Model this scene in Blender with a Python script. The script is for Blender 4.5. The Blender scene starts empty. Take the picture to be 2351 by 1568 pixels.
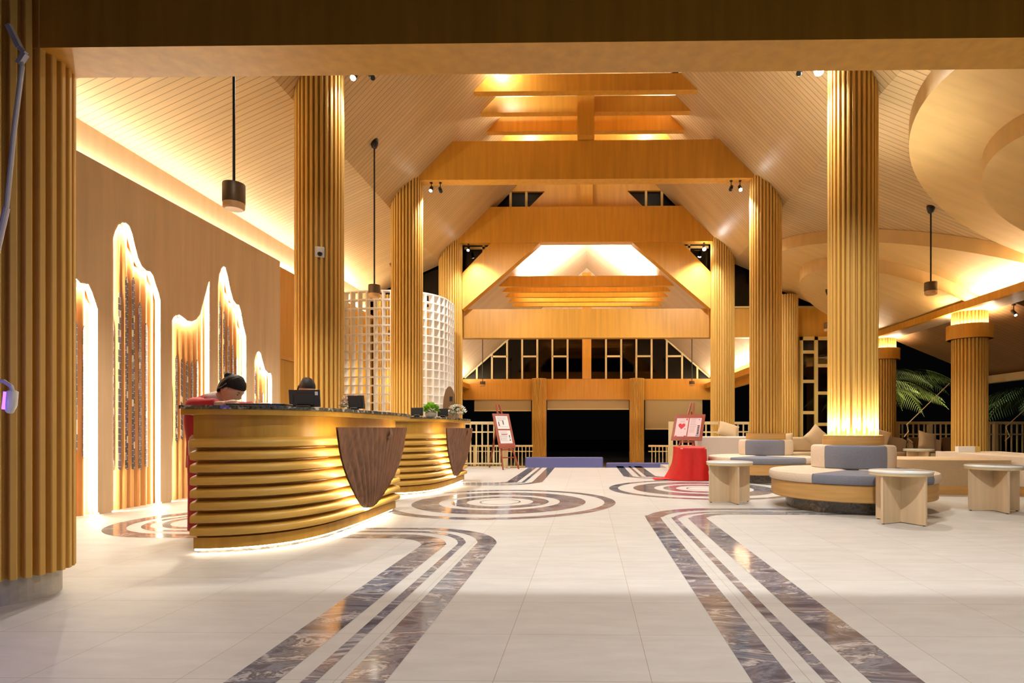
import bpy, math, random
from mathutils import Vector, Matrix
from mathutils.geometry import tessellate_polygon
random.seed(7)
PI = math.pi
S = bpy.context.scene
COL = S.collection

# ------------------------------------------------------------------ camera
cd = bpy.data.cameras.new('camera')
cam = bpy.data.objects.new('camera', cd)
COL.objects.link(cam)
cam.location = (0, 0, .93)
cam.rotation_euler = (PI/2, 0, math.atan(21/1340))
cd.sensor_width = 36
cd.lens = 1340/2351*36
cd.shift_x = -153.5/2351
cd.shift_y = 201/2351
cd.clip_start = .05
cd.clip_end = 300
S.camera = cam
S.view_settings.view_transform = 'Standard'
S.view_settings.look = 'None'
S.view_settings.exposure = 0.4
S.view_settings.gamma = 1
S.view_settings.use_curve_mapping = False
S.cycles.use_denoising = True
S.cycles.max_bounces = 8
S.cycles.diffuse_bounces = 4
S.cycles.glossy_bounces = 4
S.cycles.transparent_max_bounces = 8
S.cycles.sample_clamp_indirect = 6
S.cycles.caustics_reflective = False
S.cycles.caustics_refractive = False

# ------------------------------------------------------------------ night sky
w = bpy.data.worlds.new('night')
S.world = w
w.use_nodes = True
w.node_tree.nodes['Background'].inputs[0].default_value = (.012, .012, .014, 1)
w.node_tree.nodes['Background'].inputs[1].default_value = .08

WARM = (1, .89, .70)
AMBER = (1, .70, .36)
COOL = (1, .96, .89)

def light(kind, name, loc, power, color, rot=(0, 0, 0), **kw):
    d = bpy.data.lights.new(name, kind)
    d.energy = power
    d.color = color
    for k, v in kw.items():
        setattr(d, k, v)
    o = bpy.data.objects.new(name, d)
    o.location = loc
    o.rotation_euler = rot
    COL.objects.link(o)
    return o

def spot(name, loc, target, power, color, angle, blend=.5, size=.05):
    o = light('SPOT', name, loc, power, color, spot_size=math.radians(angle), spot_blend=blend, shadow_soft_size=size)
    o.rotation_euler = (Vector(target)-Vector(loc)).to_track_quat('-Z', 'Y').to_euler()
    return o

# cove strips (light lines hidden behind the lips of the two side coves)
light('AREA', 'left_cove_strip', (-5.60, 7.3, 3.85), 78, WARM, (PI, 0, 0), shape='RECTANGLE', size=.06, size_y=8.6)
light('AREA', 'left_cove_strip_end', (-5.60, 13.3, 3.85), 45, WARM, (PI, 0, 0), shape='RECTANGLE', size=.06, size_y=3.0)
light('AREA', 'right_cove_strip', (7.2, 9.2, 3.24), 200, WARM, (PI, 0, 0), shape='RECTANGLE', size=.06, size_y=11.0)
# beam spots washing floor, columns and roof
for n, loc, tgt, p, a in [
        ('beam_spot_light', (-3.07, 7.6, 5.50), (-1.2, 5.6, 0), 230, 120),
        ('beam_spot_light', (2.75, 7.6, 5.50), (2.4, 5.4, 0), 300, 130),
        ('beam_spot_light', (-3.05, 11.28, 5.52), (-1.4, 13.6, 0), 420, 138),
        ('beam_spot_light', (2.94, 11.28, 5.50), (1.6, 13.2, 0), 430, 138),
        ('beam_spot_light', (-3.0, 14.6, 5.45), (-1.4, 12.8, 0), 300, 108),
        ('beam_spot_light', (2.95, 14.6, 5.46), (1.6, 12.8, 0), 340, 108)]:
    spot(n, loc, tgt, p, COOL, a)
for k in range(20):
    a = 2*PI*k/20
    ca, sa = math.cos(a), math.sin(a)
    spot('column_uplight', (3.42+.335*ca, 7.6+.335*sa, .845), (3.42+.12*ca, 7.6+.12*sa, 1.7), 60, (1, .96, .86), 62, .8, .015)
# lamps on the collar beams that wash the nave roof
for x, y, p in [(-1.6, 10.35, 150), (1.6, 10.35, 150), (-1.3, 12.0, 120), (1.3, 12.0, 120)]:
    light('POINT', 'collar_lamp', (x, y, 7.45), p*.45, COOL, shadow_soft_size=.06)
# lamps mounted above the portico beam, shining into the hall
for x, p in [(-2.2, 50), (1.0, 380)]:
    spot('portico_spot_light', (x, 3.395, 4.3), (x*1.15, 6.2, 0), p, COOL, 108, .35, .04)
# downlights in the drum pendants
for x, y, z, p in [(-3.46, 5.65, 3.03, 130), (-3.46, 9.4, 3.0, 110), (5.47, 9.45, 3.0, 120), (5.35, 13.1, 3.0, 80), (-4.62, 13.7, 3.0, 120),
                   (-3.6, 20, 2.3, 150), (3.55, 20, 2.3, 150)]:
    spot('pendant_light', (x, y, z), (x, y, 0), p, WARM, 140, .7, .06)
# up-lights on the louvre beams of the rear pavilion and its eave coves
light('AREA', 'rear_pavilion_uplight', (-.05, 18.6, 5.5), 520, (1, .92, .82), (PI, 0, 0), shape='RECTANGLE', size=4.2, size_y=.5)
for s in (-1, 1):
    light('AREA', 'rear_cove_strip', (s*4.85, 19.4, 2.75), 150, WARM, (PI, 0, 0), shape='RECTANGLE', size=.06, size_y=7.5)
# added unseen fill strip brightening front floor; the small blue fitting at the left
light('AREA', 'front_floor_fill', (2.9, 1.5, 2.95), 85, (1, .93, .86), (0, 0, 0), shape='RECTANGLE', size=6.5, size_y=.3)
light('POINT', 'blue_lamp_light', (-2.62, 1.85, 1.02), 6, (.32, .22, 1), shadow_soft_size=.04)

# ------------------------------------------------------------------ materials
def mat(name, col, rough=.5, metal=0, emit=None, strength=0, bump=None, vary=.0, grain=None, spec=.5, coat=0, alpha=1):
    m = bpy.data.materials.new(name)
    m.use_nodes = True
    nt = m.node_tree
    b = nt.nodes['Principled BSDF']
    b.inputs['Base Color'].default_value = (*col, 1)
    b.inputs['Roughness'].default_value = rough
    b.inputs['Metallic'].default_value = metal
    b.inputs['Specular IOR Level'].default_value = spec
    b.inputs['Coat Weight'].default_value = coat
    if emit:
        b.inputs['Emission Color'].default_value = (*emit, 1)
        b.inputs['Emission Strength'].default_value = strength
    sc = grain or (6, 6, 6)
    tc = nt.nodes.new('ShaderNodeTexCoord')
    mp = nt.nodes.new('ShaderNodeMapping')
    mp.inputs['Scale'].default_value = sc
    nt.links.new(tc.outputs['Object'], mp.inputs[0])
    nz = nt.nodes.new('ShaderNodeTexNoise')
    nz.inputs['Scale'].default_value = 1
    nz.inputs['Detail'].default_value = 5
    nt.links.new(mp.outputs[0], nz.inputs['Vector'])
    if vary:
        r = nt.nodes.new('ShaderNodeMapRange')
        r.inputs[1].default_value = .3
        r.inputs[2].default_value = .7
        r.inputs[3].default_value = 1-vary
        r.inputs[4].default_value = 1+vary
        nt.links.new(nz.outputs['Fac'], r.inputs[0])
        mx = nt.nodes.new('ShaderNodeVectorMath')
        mx.operation = 'SCALE'
        mx.inputs[0].default_value = col
        nt.links.new(r.outputs[0], mx.inputs['Scale'])
        nt.links.new(mx.outputs[0], b.inputs['Base Color'])
    if bump:
        bp = nt.nodes.new('ShaderNodeBump')
        bp.inputs['Strength'].default_value = bump
        bp.inputs['Distance'].default_value = .01
        nt.links.new(nz.outputs['Fac'], bp.inputs['Height'])
        nt.links.new(bp.outputs[0], b.inputs['Normal'])
    return m

def N(nt, t, **kw):
    n = nt.nodes.new(t)
    for k, v in kw.items():
        setattr(n, k, v)
    return n

def math_n(nt, op, a, b=None):
    n = nt.nodes.new('ShaderNodeMath')
    n.operation = op
    for i, v in enumerate((a, b)):
        if v is None:
            continue
        if isinstance(v, (int, float)):
            n.inputs[i].default_value = v
        else:
            nt.links.new(v, n.inputs[i])
    return n.outputs[0]

def planks(name, col, pitch=.09, axis='Y', groove=.10):
    """boards laid across an axis, thin dark grooves between them"""
    m = mat(name, col, .42)
    nt = m.node_tree
    b = nt.nodes['Principled BSDF']
    tc = N(nt, 'ShaderNodeTexCoord')
    sx = N(nt, 'ShaderNodeSeparateXYZ')
    nt.links.new(tc.outputs['Object'], sx.inputs[0])
    q = math_n(nt, 'DIVIDE', sx.outputs[axis], pitch)
    fr = math_n(nt, 'FRACT', q)
    fl = math_n(nt, 'FLOOR', q)
    g = math_n(nt, 'LESS_THAN', fr, groove)
    wn = N(nt, 'ShaderNodeTexWhiteNoise', noise_dimensions='1D')
    nt.links.new(fl, wn.inputs['W'])
    mp = N(nt, 'ShaderNodeMapping')
    mp.inputs['Scale'].default_value = (2.2, 30, 2.2) if axis == 'Y' else (30, 2.2, 2.2)
    nt.links.new(tc.outputs['Object'], mp.inputs[0])
    nz = N(nt, 'ShaderNodeTexNoise')
    nz.inputs['Scale'].default_value = 1
    nz.inputs['Detail'].default_value = 5
    nt.links.new(mp.outputs[0], nz.inputs['Vector'])
    t = math_n(nt, 'ADD', math_n(nt, 'MULTIPLY', wn.outputs['Value'], .10), math_n(nt, 'MULTIPLY', nz.outputs['Fac'], .30))
    t = math_n(nt, 'ADD', t, .80)
    t = math_n(nt, 'MULTIPLY', t, math_n(nt, 'SUBTRACT', 1, math_n(nt, 'MULTIPLY', g, .62)))
    mx = N(nt, 'ShaderNodeVectorMath', operation='SCALE')
    mx.inputs[0].default_value = col
    nt.links.new(t, mx.inputs['Scale'])
    nt.links.new(mx.outputs[0], b.inputs['Base Color'])
    bp = N(nt, 'ShaderNodeBump')
    bp.inputs['Strength'].default_value = .6
    bp.inputs['Distance'].default_value = .012
    nt.links.new(math_n(nt, 'SUBTRACT', 1, g), bp.inputs['Height'])
    nt.links.new(bp.outputs[0], b.inputs['Normal'])
    return m

def tile_mat():
    m = mat('floor_tile', (.70, .68, .62), .55, spec=.25)
    nt = m.node_tree
    b = nt.nodes['Principled BSDF']
    tc = N(nt, 'ShaderNodeTexCoord')
    mp = N(nt, 'ShaderNodeMapping')
    mp.inputs['Location'].default_value = (.35, -2.15+.49*8, 0)
    nt.links.new(tc.outputs['Object'], mp.inputs[0])
    br = N(nt, 'ShaderNodeTexBrick')
    br.offset = 0
    br.inputs['Scale'].default_value = 1
    br.inputs['Brick Width'].default_value = .585
    br.inputs['Row Height'].default_value = .49
    br.inputs['Mortar Size'].default_value = .0016
    br.inputs['Mortar Smooth'].default_value = 0
    br.inputs['Color1'].default_value = (.585, .585, .572, 1)
    br.inputs['Color2'].default_value = (.555, .55, .53, 1)
    br.inputs['Mortar'].default_value = (.38, .34, .27, 1)
    nt.links.new(mp.outputs[0], br.inputs['Vector'])
    mp2 = N(nt, 'ShaderNodeMapping')
    mp2.inputs['Scale'].default_value = (1.3, 4.5, 1)
    nt.links.new(tc.outputs['Object'], mp2.inputs[0])
    nz = N(nt, 'ShaderNodeTexNoise')
    nz.inputs['Scale'].default_value = 2
    nz.inputs['Detail'].default_value = 7
    nz.inputs['Roughness'].default_value = .65
    nt.links.new(mp2.outputs[0], nz.inputs['Vector'])
    r = N(nt, 'ShaderNodeMapRange')
    r.inputs[1].default_value = .3
    r.inputs[2].default_value = .7
    r.inputs[3].default_value = .90
    r.inputs[4].default_value = 1.06
    nt.links.new(nz.outputs['Fac'], r.inputs[0])
    mx = N(nt, 'ShaderNodeVectorMath', operation='SCALE')
    nt.links.new(br.outputs['Color'], mx.inputs[0])
    nt.links.new(r.outputs[0], mx.inputs['Scale'])
    nt.links.new(mx.outputs[0], b.inputs['Base Color'])
    return m

def marble_mat(name, stops, scale, rough, distort=1.6, stretch=(1, 1, 1)):
    m = mat(name, (.1, .1, .1), rough, spec=.6)
    nt = m.node_tree
    b = nt.nodes['Principled BSDF']
    tc = N(nt, 'ShaderNodeTexCoord')
    mp = N(nt, 'ShaderNodeMapping')
    mp.inputs['Scale'].default_value = stretch
    nt.links.new(tc.outputs['Object'], mp.inputs[0])
    nz = N(nt, 'ShaderNodeTexNoise')
    nz.inputs['Scale'].default_value = scale
    nz.inputs['Detail'].default_value = 9
    nz.inputs['Roughness'].default_value = .62
    nz.inputs['Distortion'].default_value = distort
    nt.links.new(mp.outputs[0], nz.inputs['Vector'])
    cr = N(nt, 'ShaderNodeValToRGB')
    e = cr.color_ramp.elements
    while len(e) > 1:
        e.remove(e[-1])
    e[0].position = stops[0][0]
    e[0].color = (*stops[0][1], 1)
    for p, c in stops[1:]:
        x = e.new(p)
        x.color = (*c, 1)
    nt.links.new(nz.outputs['Fac'], cr.inputs[0])
    nt.links.new(cr.outputs[0], b.inputs['Base Color'])
    return m

def mosaic_mat():
    m = mat('mosaic', (.1, .1, .1), .3)
    nt = m.node_tree
    b = nt.nodes['Principled BSDF']
    tc = N(nt, 'ShaderNodeTexCoord')
    sx = N(nt, 'ShaderNodeSeparateXYZ')
    nt.links.new(tc.outputs['Object'], sx.inputs[0])
    a = math_n(nt, 'DIVIDE', sx.outputs['Y'], .021)
    ca = math_n(nt, 'FLOOR', a)
    wn0 = N(nt, 'ShaderNodeTexWhiteNoise', noise_dimensions='1D')
    nt.links.new(ca, wn0.inputs['W'])
    z = math_n(nt, 'ADD', math_n(nt, 'DIVIDE', sx.outputs['Z'], .075), math_n(nt, 'MULTIPLY', wn0.outputs['Value'], 7.3))
    cz = math_n(nt, 'FLOOR', z)
    fz = math_n(nt, 'FRACT', z)
    cb = N(nt, 'ShaderNodeCombineXYZ')
    nt.links.new(ca, cb.inputs[0])
    nt.links.new(cz, cb.inputs[1])
    wn = N(nt, 'ShaderNodeTexWhiteNoise', noise_dimensions='2D')
    nt.links.new(cb.outputs[0], wn.inputs['Vector'])
    cr = N(nt, 'ShaderNodeValToRGB')
    cr.color_ramp.interpolation = 'CONSTANT'
    e = cr.color_ramp.elements
    e[0].position = 0
    e[0].color = (.035, .035, .055, 1)
    e[1].position = .35
    e[1].color = (.07, .06, .09, 1)
    for p, c in [(.55, (.02, .02, .02, 1)), (.68, (.15, .14, .15, 1)), (.78, (.45, .40, .33, 1)), (.85, (.06, .05, .12, 1))]:
        x = e.new(p)
        x.color = c
    nt.links.new(wn.outputs['Value'], cr.inputs[0])
    g = math_n(nt, 'LESS_THAN', fz, .07)
    mx = N(nt, 'ShaderNodeMixRGB')
    nt.links.new(g, mx.inputs[0])
    nt.links.new(cr.outputs[0], mx.inputs[1])
    mx.inputs[2].default_value = (.5, .42, .3, 1)
    nt.links.new(mx.outputs[0], b.inputs['Base Color'])
    return m

def glass_mat():
    m = bpy.data.materials.new('window_glass')
    m.use_nodes = True
    nt = m.node_tree
    nt.nodes.clear()
    o = N(nt, 'ShaderNodeOutputMaterial')
    t = N(nt, 'ShaderNodeBsdfTransparent')
    t.inputs[0].default_value = (.35, .37, .36, 1)
    g = N(nt, 'ShaderNodeBsdfGlossy')
    g.inputs['Roughness'].default_value = .03
    g.inputs[0].default_value = (.8, .82, .8, 1)
    f = N(nt, 'ShaderNodeFresnel')
    f.inputs[0].default_value = 1.45
    x = N(nt, 'ShaderNodeMixShader')
    nt.links.new(f.outputs[0], x.inputs[0])
    nt.links.new(t.outputs[0], x.inputs[1])
    nt.links.new(g.outputs[0], x.inputs[2])
    nt.links.new(x.outputs[0], o.inputs[0])
    return m

M = {}
M['wood'] = mat('honey_veneer', (.62, .30, .034), .42, vary=.10, grain=(14, 14, .9), bump=.05)
M['wood_h'] = mat('honey_veneer_horizontal', (.55, .28, .045), .45, vary=.13, grain=(1.2, 1.2, 22))
M['column'] = mat('column_slats', (.70, .42, .10), .6, vary=.07, spec=.3, grain=(3, 3, .8))
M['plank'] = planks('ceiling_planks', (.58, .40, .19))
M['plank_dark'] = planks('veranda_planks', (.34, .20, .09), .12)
M['disc'] = mat('disc_veneer', (.70, .46, .17), .5, vary=.07, grain=(.8, 7, 2))
M['wallpanel'] = mat('wall_laminate', (.60, .46, .29), .55, vary=.10, grain=(8, 8, .6))
M['desk'] = mat('desk_timber', (.58, .34, .06), .42, vary=.13, grain=(2, 2, 16))
M['desk_v'] = mat('desk_veneer', (.46, .25, .03), .45, vary=.12, grain=(14, 14, 1))
M['shell'] = mat('shell_walnut', (.19, .085, .04), .45, vary=.28, grain=(30, 30, 5), bump=.1)
M['tile'] = tile_mat()
M['marble'] = marble_mat('dark_marble', [(.30, (.06, .068, .10)), (.42, (.13, .145, .20)), (.49, (.26, .29, .37)), (.53, (.12, .12, .14)), (.575, (.58, .60, .66)), (.62, (.25, .25, .29)), (.70, (.12, .115, .13)), (.8, (.17, .14, .12))], 2.0, .10, 1.8, (1, 2.4, 1))  # pale ramp stops mix veins with painted reflections of the bright ceiling
M['granite'] = marble_mat('counter_granite', [(.38, (.02, .022, .02)), (.46, (.10, .11, .09)), (.52, (.03, .03, .03)), (.60, (.42, .40, .34))], 14, .2, .6)
M['plinth_marble'] = marble_mat('plinth_marble', [(.35, (.05, .045, .04)), (.5, (.16, .15, .13)), (.56, (.07, .06, .05)), (.68, (.34, .33, .30))], 5, .25, 1.4)
M['stone'] = marble_mat('column_base_stone', [(.35, (.40, .37, .31)), (.55, (.52, .49, .43)), (.7, (.34, .30, .25))], 3, .4, 1.0)
M['mosaic'] = mosaic_mat()
M['cove'] = mat('cove_veneer', (.70, .53, .33), .5, vary=.06, grain=(10, 10, .7))
M['niche'] = mat('niche_timber', (.60, .30, .10), .45, vary=.15, grain=(20, 20, 1))
M['led'] = mat('led_strip', (1, .9, .7), .5, emit=(1, .84, .58), strength=75)
M['led_niche'] = mat('led_ribbon_niche', (1, .9, .7), .5, emit=(1, .88, .66), strength=230)
M['led_soft'] = mat('led_strip_soft', (1, .9, .7), .5, emit=(1, .82, .55), strength=14)
M['led_desk'] = mat('led_strip_desk', (1, .9, .7), .5, emit=(1, .86, .62), strength=18)
M['led_shell'] = mat('led_strip_shell', (1, .9, .7), .5, emit=(1, .86, .62), strength=110)
M['bulb'] = mat('spot_lens', (1, 1, 1), .3, emit=(1, .97, .92), strength=120)
M['bulb_far'] = mat('spot_lens_dim', (1, 1, 1), .3, emit=(1, .97, .92), strength=40)
M['black'] = mat('black_metal', (.012, .010, .009), .4, metal=.3)
M['bronze'] = mat('bronze_drum', (.12, .075, .04), .45, metal=.4)
M['drum_ring'] = mat('drum_wood_ring', (.62, .36, .14), .5)
M['chrome'] = mat('brushed_steel', (.55, .55, .56), .25, metal=1)
M['grey_tube'] = mat('grey_tube', (.45, .43, .46), .35)
M['cream'] = mat('cream_paint', (.74, .60, .32), .5)
M['yellow_frame'] = mat('mustard_paint', (.62, .44, .13), .45)
M['white'] = mat('white_paint', (.80, .78, .75), .5)
M['lattice'] = mat('white_lattice', (.90, .87, .82), .5)
M['glass'] = glass_mat()
M['blind'] = mat('roller_blind', (.42, .32, .17), .8)
M['beige'] = mat('beige_fabric', (.74, .62, .48), .9, vary=.06, grain=(60, 60, 60), bump=.3)
M['pale'] = mat('pale_fabric', (.68, .60, .52), .9, vary=.05, grain=(60, 60, 60), bump=.3)
M['tan'] = mat('tan_fabric', (.52, .38, .22), .9, vary=.06, grain=(60, 60, 60), bump=.3)
M['blue'] = mat('grey_blue_fabric', (.20, .215, .275), .9, vary=.10, grain=(90, 90, 90), bump=.35)
M['sofa_wood'] = mat('sofa_oak', (.58, .34, .11), .45, vary=.14, grain=(1.5, 1.5, 26))
M['oak'] = mat('pale_oak', (.72, .55, .35), .5, vary=.10, grain=(16, 16, 1))
M['oak_edge'] = mat('oak_edge', (.70, .56, .32), .5)
M['top'] = mat('white_table_top', (.78, .82, .82), .18, vary=.04)
M['red_cloth'] = mat('red_cloth', (.62, .008, .006), .55, vary=.08, grain=(9, 9, 9))
M['mahogany'] = mat('mahogany', (.30, .055, .025), .4, vary=.15, grain=(4, 4, 20))
M['paper'] = mat('paper', (.80, .78, .78), .6)
M['paper_pink'] = mat('pink_paper', (.80, .58, .60), .6)
M['ink'] = mat('ink', (.03, .03, .04), .6)
M['ink_grey'] = mat('grey_ink', (.35, .33, .35), .6)
M['ink_red'] = mat('red_ink', (.60, .03, .05), .6)
M['ink_blue'] = mat('blue_ink', (.10, .25, .45), .6)
M['skin'] = mat('skin', (.60, .37, .27), .5)
M['hair'] = mat('black_hair', (.010, .008, .008), .6, spec=.25, vary=.3, grain=(80, 80, 10), bump=.3)
M['uniform'] = mat('crimson_uniform', (.42, .012, .03), .7)
M['collar'] = mat('pale_scarf', (.62, .45, .45), .8)
M['lip'] = mat('lip', (.45, .10, .09), .5)
M['eye'] = mat('eye_white', (.8, .8, .8), .3)
M['screen'] = mat('monitor_shell', (.045, .045, .048), .35)
M['leaf'] = mat('bright_leaf', (.26, .52, .04), .5, vary=.3, grain=(30, 30, 30))
M['leaf_dark'] = mat('dark_leaf', (.045, .10, .03), .5, vary=.3, grain=(30, 30, 30))
M['petal'] = mat('white_petal', (.82, .80, .70), .6)
M['pink_petal'] = mat('cream_pink_petal', (.78, .62, .52), .6)
M['pot'] = mat('pale_pot', (.62, .55, .45), .6, vary=.12, grain=(30, 30, 30))
M['bench_blue'] = mat('royal_blue_vinyl', (.15, .17, .46), .5)
M['rattan'] = mat('rattan', (.22, .13, .06), .6, vary=.3, grain=(120, 120, 120), bump=.8)
M['palm'] = mat('palm_leaf', (.14, .17, .04), .5)
M['trunk'] = mat('palm_trunk', (.40, .26, .09), .7, vary=.2)
M['plastic'] = mat('white_plastic', (.72, .70, .66), .4)
M['blue_led'] = mat('blue_led', (.2, .1, 1), .3, emit=(.15, .05, 1), strength=5)
M['ground'] = mat('dark_ground', (.02, .025, .015), .9, vary=.2)
M['bronze_shell'] = mat('bronze_panel', (.22, .12, .05), .3, metal=.5)

# ------------------------------------------------------------------ mesh helpers
class MB:
    def __init__(s):
        s.v, s.f, s.m, s.mi, s.T = [], [], [], 0, None
    def mat(s, i):
        s.mi = i
        return s
    def add(s, vs, fs):
        o = len(s.v)
        if s.T is not None:
            vs = [tuple(s.T @ Vector(v)) for v in vs]
        s.v += [tuple(v) for v in vs]
        s.f += [tuple(i+o for i in f) for f in fs]
        s.m += [s.mi]*len(fs)
        return s
    def box(s, x0, x1, y0, y1, z0, z1):
        return s.add([(x0, y0, z0), (x1, y0, z0), (x1, y1, z0), (x0, y1, z0), (x0, y0, z1), (x1, y0, z1), (x1, y1, z1), (x0, y1, z1)],
                     [(0, 3, 2, 1), (4, 5, 6, 7), (0, 1, 5, 4), (1, 2, 6, 5), (2, 3, 7, 6), (3, 0, 4, 7)])
    def prism(s, poly, fn, a, b, holes=()):
        """poly in 2D, fn(u,v,w)->xyz, extruded from w=a to w=b"""
        loops = [list(poly)]+[list(h) for h in holes]
        flat = [p for l in loops for p in l]
        tri = tessellate_polygon([[Vector((p[0], p[1], 0)) for p in l] for l in loops])
        n = len(flat)
        vs = [fn(p[0], p[1], a) for p in flat]+[fn(p[0], p[1], b) for p in flat]
        fs = [tuple(t) for t in tri]+[tuple(i+n for i in reversed(t)) for t in tri]
        o = 0
        for l in loops:
            k = len(l)
            for i in range(k):
                j = (i+1) % k
                fs.append((o+i, o+j, o+j+n, o+i+n))
            o += k
        return s.add(vs, fs)
    def grid(s, fn, nu, nv, closeu=False):
        vs = [fn(i/(nu if closeu else nu-1), j/(nv-1)) for j in range(nv) for i in range(nu)]
        fs = []
        for j in range(nv-1):
            for i in range(nu if closeu else nu-1):
                k = (i+1) % nu
                fs.append((j*nu+i, j*nu+k, (j+1)*nu+k, (j+1)*nu+i))
        return s.add(vs, fs)
    def lathe(s, prof, seg=32, c=(0, 0), a0=0, a1=2*PI):
        full = abs(a1-a0-2*PI) < 1e-6
        n = seg if full else seg+1
        vs = []
        for r, z in prof:
            for i in range(n):
                a = a0+(a1-a0)*i/seg
                vs.append((c[0]+r*math.cos(a), c[1]+r*math.sin(a), z))
        fs = []
        for j in range(len(prof)-1):
            for i in range(seg if full else n-1):
                k = (i+1) % n
                fs.append((j*n+i, j*n+k, (j+1)*n+k, (j+1)*n+i))
        if full:
            if prof[0][0] > 1e-5:
                fs.append(tuple(range(n))[::-1])
            if prof[-1][0] > 1e-5:
                fs.append(tuple((len(prof)-1)*n+i for i in range(n)))
        else:
            m = len(prof)
            fs.append(tuple(j*n for j in range(m)))
            fs.append(tuple(j*n+n-1 for j in reversed(range(m))))
        return s.add(vs, fs)
    def tube(s, pts, r, seg=8, cap=True):
        pts = [Vector(p) for p in pts]
        n = len(pts)
        rs = r if isinstance(r, (list, tuple)) else [r]*n
        vs = []
        up = None
        for i, p in enumerate(pts):
            d = (pts[min(i+1, n-1)]-pts[max(i-1, 0)]).normalized()
            if up is None:
                up = Vector((0, 0, 1)) if abs(d.z) < .9 else Vector((1, 0, 0))
            a = d.cross(up).normalized()
            b = a.cross(d).normalized()
            up = b
            for k in range(seg):
                t = 2*PI*k/seg
                vs.append(p+a*(rs[i]*math.cos(t))+b*(rs[i]*math.sin(t)))
        fs = [(j*seg+i, j*seg+(i+1) % seg, (j+1)*seg+(i+1) % seg, (j+1)*seg+i) for j in range(n-1) for i in range(seg)]
        if cap:
            fs += [tuple(range(seg))[::-1], tuple((n-1)*seg+i for i in range(seg))]
        return s.add(vs, fs)
    def bar(s, a, b, w, d=None):
        """square bar from a to b"""
        a, b = Vector(a), Vector(b)
        d = d or w
        ax = (b-a).normalized()
        up = Vector((0, 0, 1)) if abs(ax.z) < .95 else Vector((0, 1, 0))
        x = ax.cross(up).normalized()*w/2
        y = x.cross(ax).normalized()*d/2
        vs = [p+q for p in (a, b) for q in (-x-y, x-y, x+y, -x+y)]
        return s.add(vs, [(0, 1, 2, 3), (7, 6, 5, 4), (0, 4, 5, 1), (1, 5, 6, 2), (2, 6, 7, 3), (3, 7, 4, 0)])
    def ball(s, c, r, sx=1, sy=1, sz=1, nu=12, nv=8):
        return s.grid(lambda u, v: (c[0]+r*sx*math.cos(2*PI*u)*math.sin(PI*v), c[1]+r*sy*math.sin(2*PI*u)*math.sin(PI*v), c[2]-r*sz*math.cos(PI*v)), nu, nv, True)
    def build(s, name, mats, parent=None, smooth=False, bevel=0, loc=None, autos=None):
        me = bpy.data.meshes.new(name)
        me.from_pydata(s.v, [], s.f)
        for m in (mats if isinstance(mats, (list, tuple)) else [mats]):
            me.materials.append(m)
        if any(s.m):
            me.polygons.foreach_set('material_index', s.m)
        if smooth:
            me.polygons.foreach_set('use_smooth', [True]*len(s.f))
        me.validate()
        me.update()
        if autos:
            me.polygons.foreach_set('use_smooth', [True]*len(me.polygons))
            me.set_sharp_from_angle(angle=math.radians(autos))
        o = bpy.data.objects.new(name, me)
        COL.objects.link(o)
        if parent:
            o.parent = parent
        if loc:
            o.location = loc
        if bevel:
            md = o.modifiers.new('bevel', 'BEVEL')
            md.width = bevel
            md.segments = 2
            md.limit_method = 'ANGLE'
        return o

def tag(o, label=None, cat=None, group=None, kind=None):
    if label: o['label'] = label
    if cat: o['category'] = cat
    if group: o['group'] = group
    if kind: o['kind'] = kind
    return o

def thing(name, label, cat, loc=(0, 0, 0), rz=0, group=None):
    o = bpy.data.objects.new(name, None)
    o.empty_display_size = .1
    COL.objects.link(o)
    o.location = loc
    o.rotation_euler = (0, 0, rz)
    return tag(o, label, cat, group)

def struct(o):
    o['kind'] = 'structure'
    return o

def dup(root, loc=None, rz=None, label=None, group=None, skip=()):
    def cp(o, par):
        c = o.copy()
        COL.objects.link(c)
        if par is not None:
            c.parent = par
        for ch in list(kids.get(o.name, [])):
            if ch.name.split('.')[0] not in skip:
                cp(ch, c)
        return c
    kids = {}
    for o in COL.objects:
        if o.parent:
            kids.setdefault(o.parent.name, []).append(o)
    r = cp(root, None)
    if loc is not None: r.location = loc
    if rz is not None: r.rotation_euler = (0, 0, rz)
    if label: r['label'] = label
    if group: r['group'] = group
    return r

def smoothpath(pts, n):
    """Catmull-Rom through pts, resampled to n points by arc length"""
    P = [Vector(p) for p in pts]
    P = [P[0]*2-P[1]]+P+[P[-1]*2-P[-2]]
    out = []
    for i in range(1, len(P)-2):
        for k in range(12):
            t = k/12
            a, b, c, d = P[i-1:i+3]
            out.append(.5*((2*b)+(c-a)*t+(2*a-5*b+4*c-d)*t*t+(3*b-a-3*c+d)*t**3))
    out.append(P[-2])
    L = [0]
    for a, b in zip(out, out[1:]):
        L.append(L[-1]+(b-a).length)
    res = []
    j = 0
    for i in range(n):
        t = L[-1]*i/(n-1)
        while j < len(L)-2 and L[j+1] < t:
            j += 1
        q = (t-L[j])/max(L[j+1]-L[j], 1e-9)
        res.append(out[j].lerp(out[j+1], q))
    return res

# ------------------------------------------------------------------ room geometry constants
CX = -.05                                  # axis of the nave
ROWS = {'near': 7.6, 'middle': 11.3, 'far': 14.9}
XL, XR = -3.52, 3.42
def z_left(x): return 5.2-.45*(-3.83-x)
def z_right(x): return 5.2-.4185*(x-3.73)
def nave_hw(z): return 3.78-(z-5.2)*.98
KL, KR = CX-3.78, CX+3.78
Y0, Y1 = 3.9, 15.1
RZ = 7.42                                  # rear pavilion ridge

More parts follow.
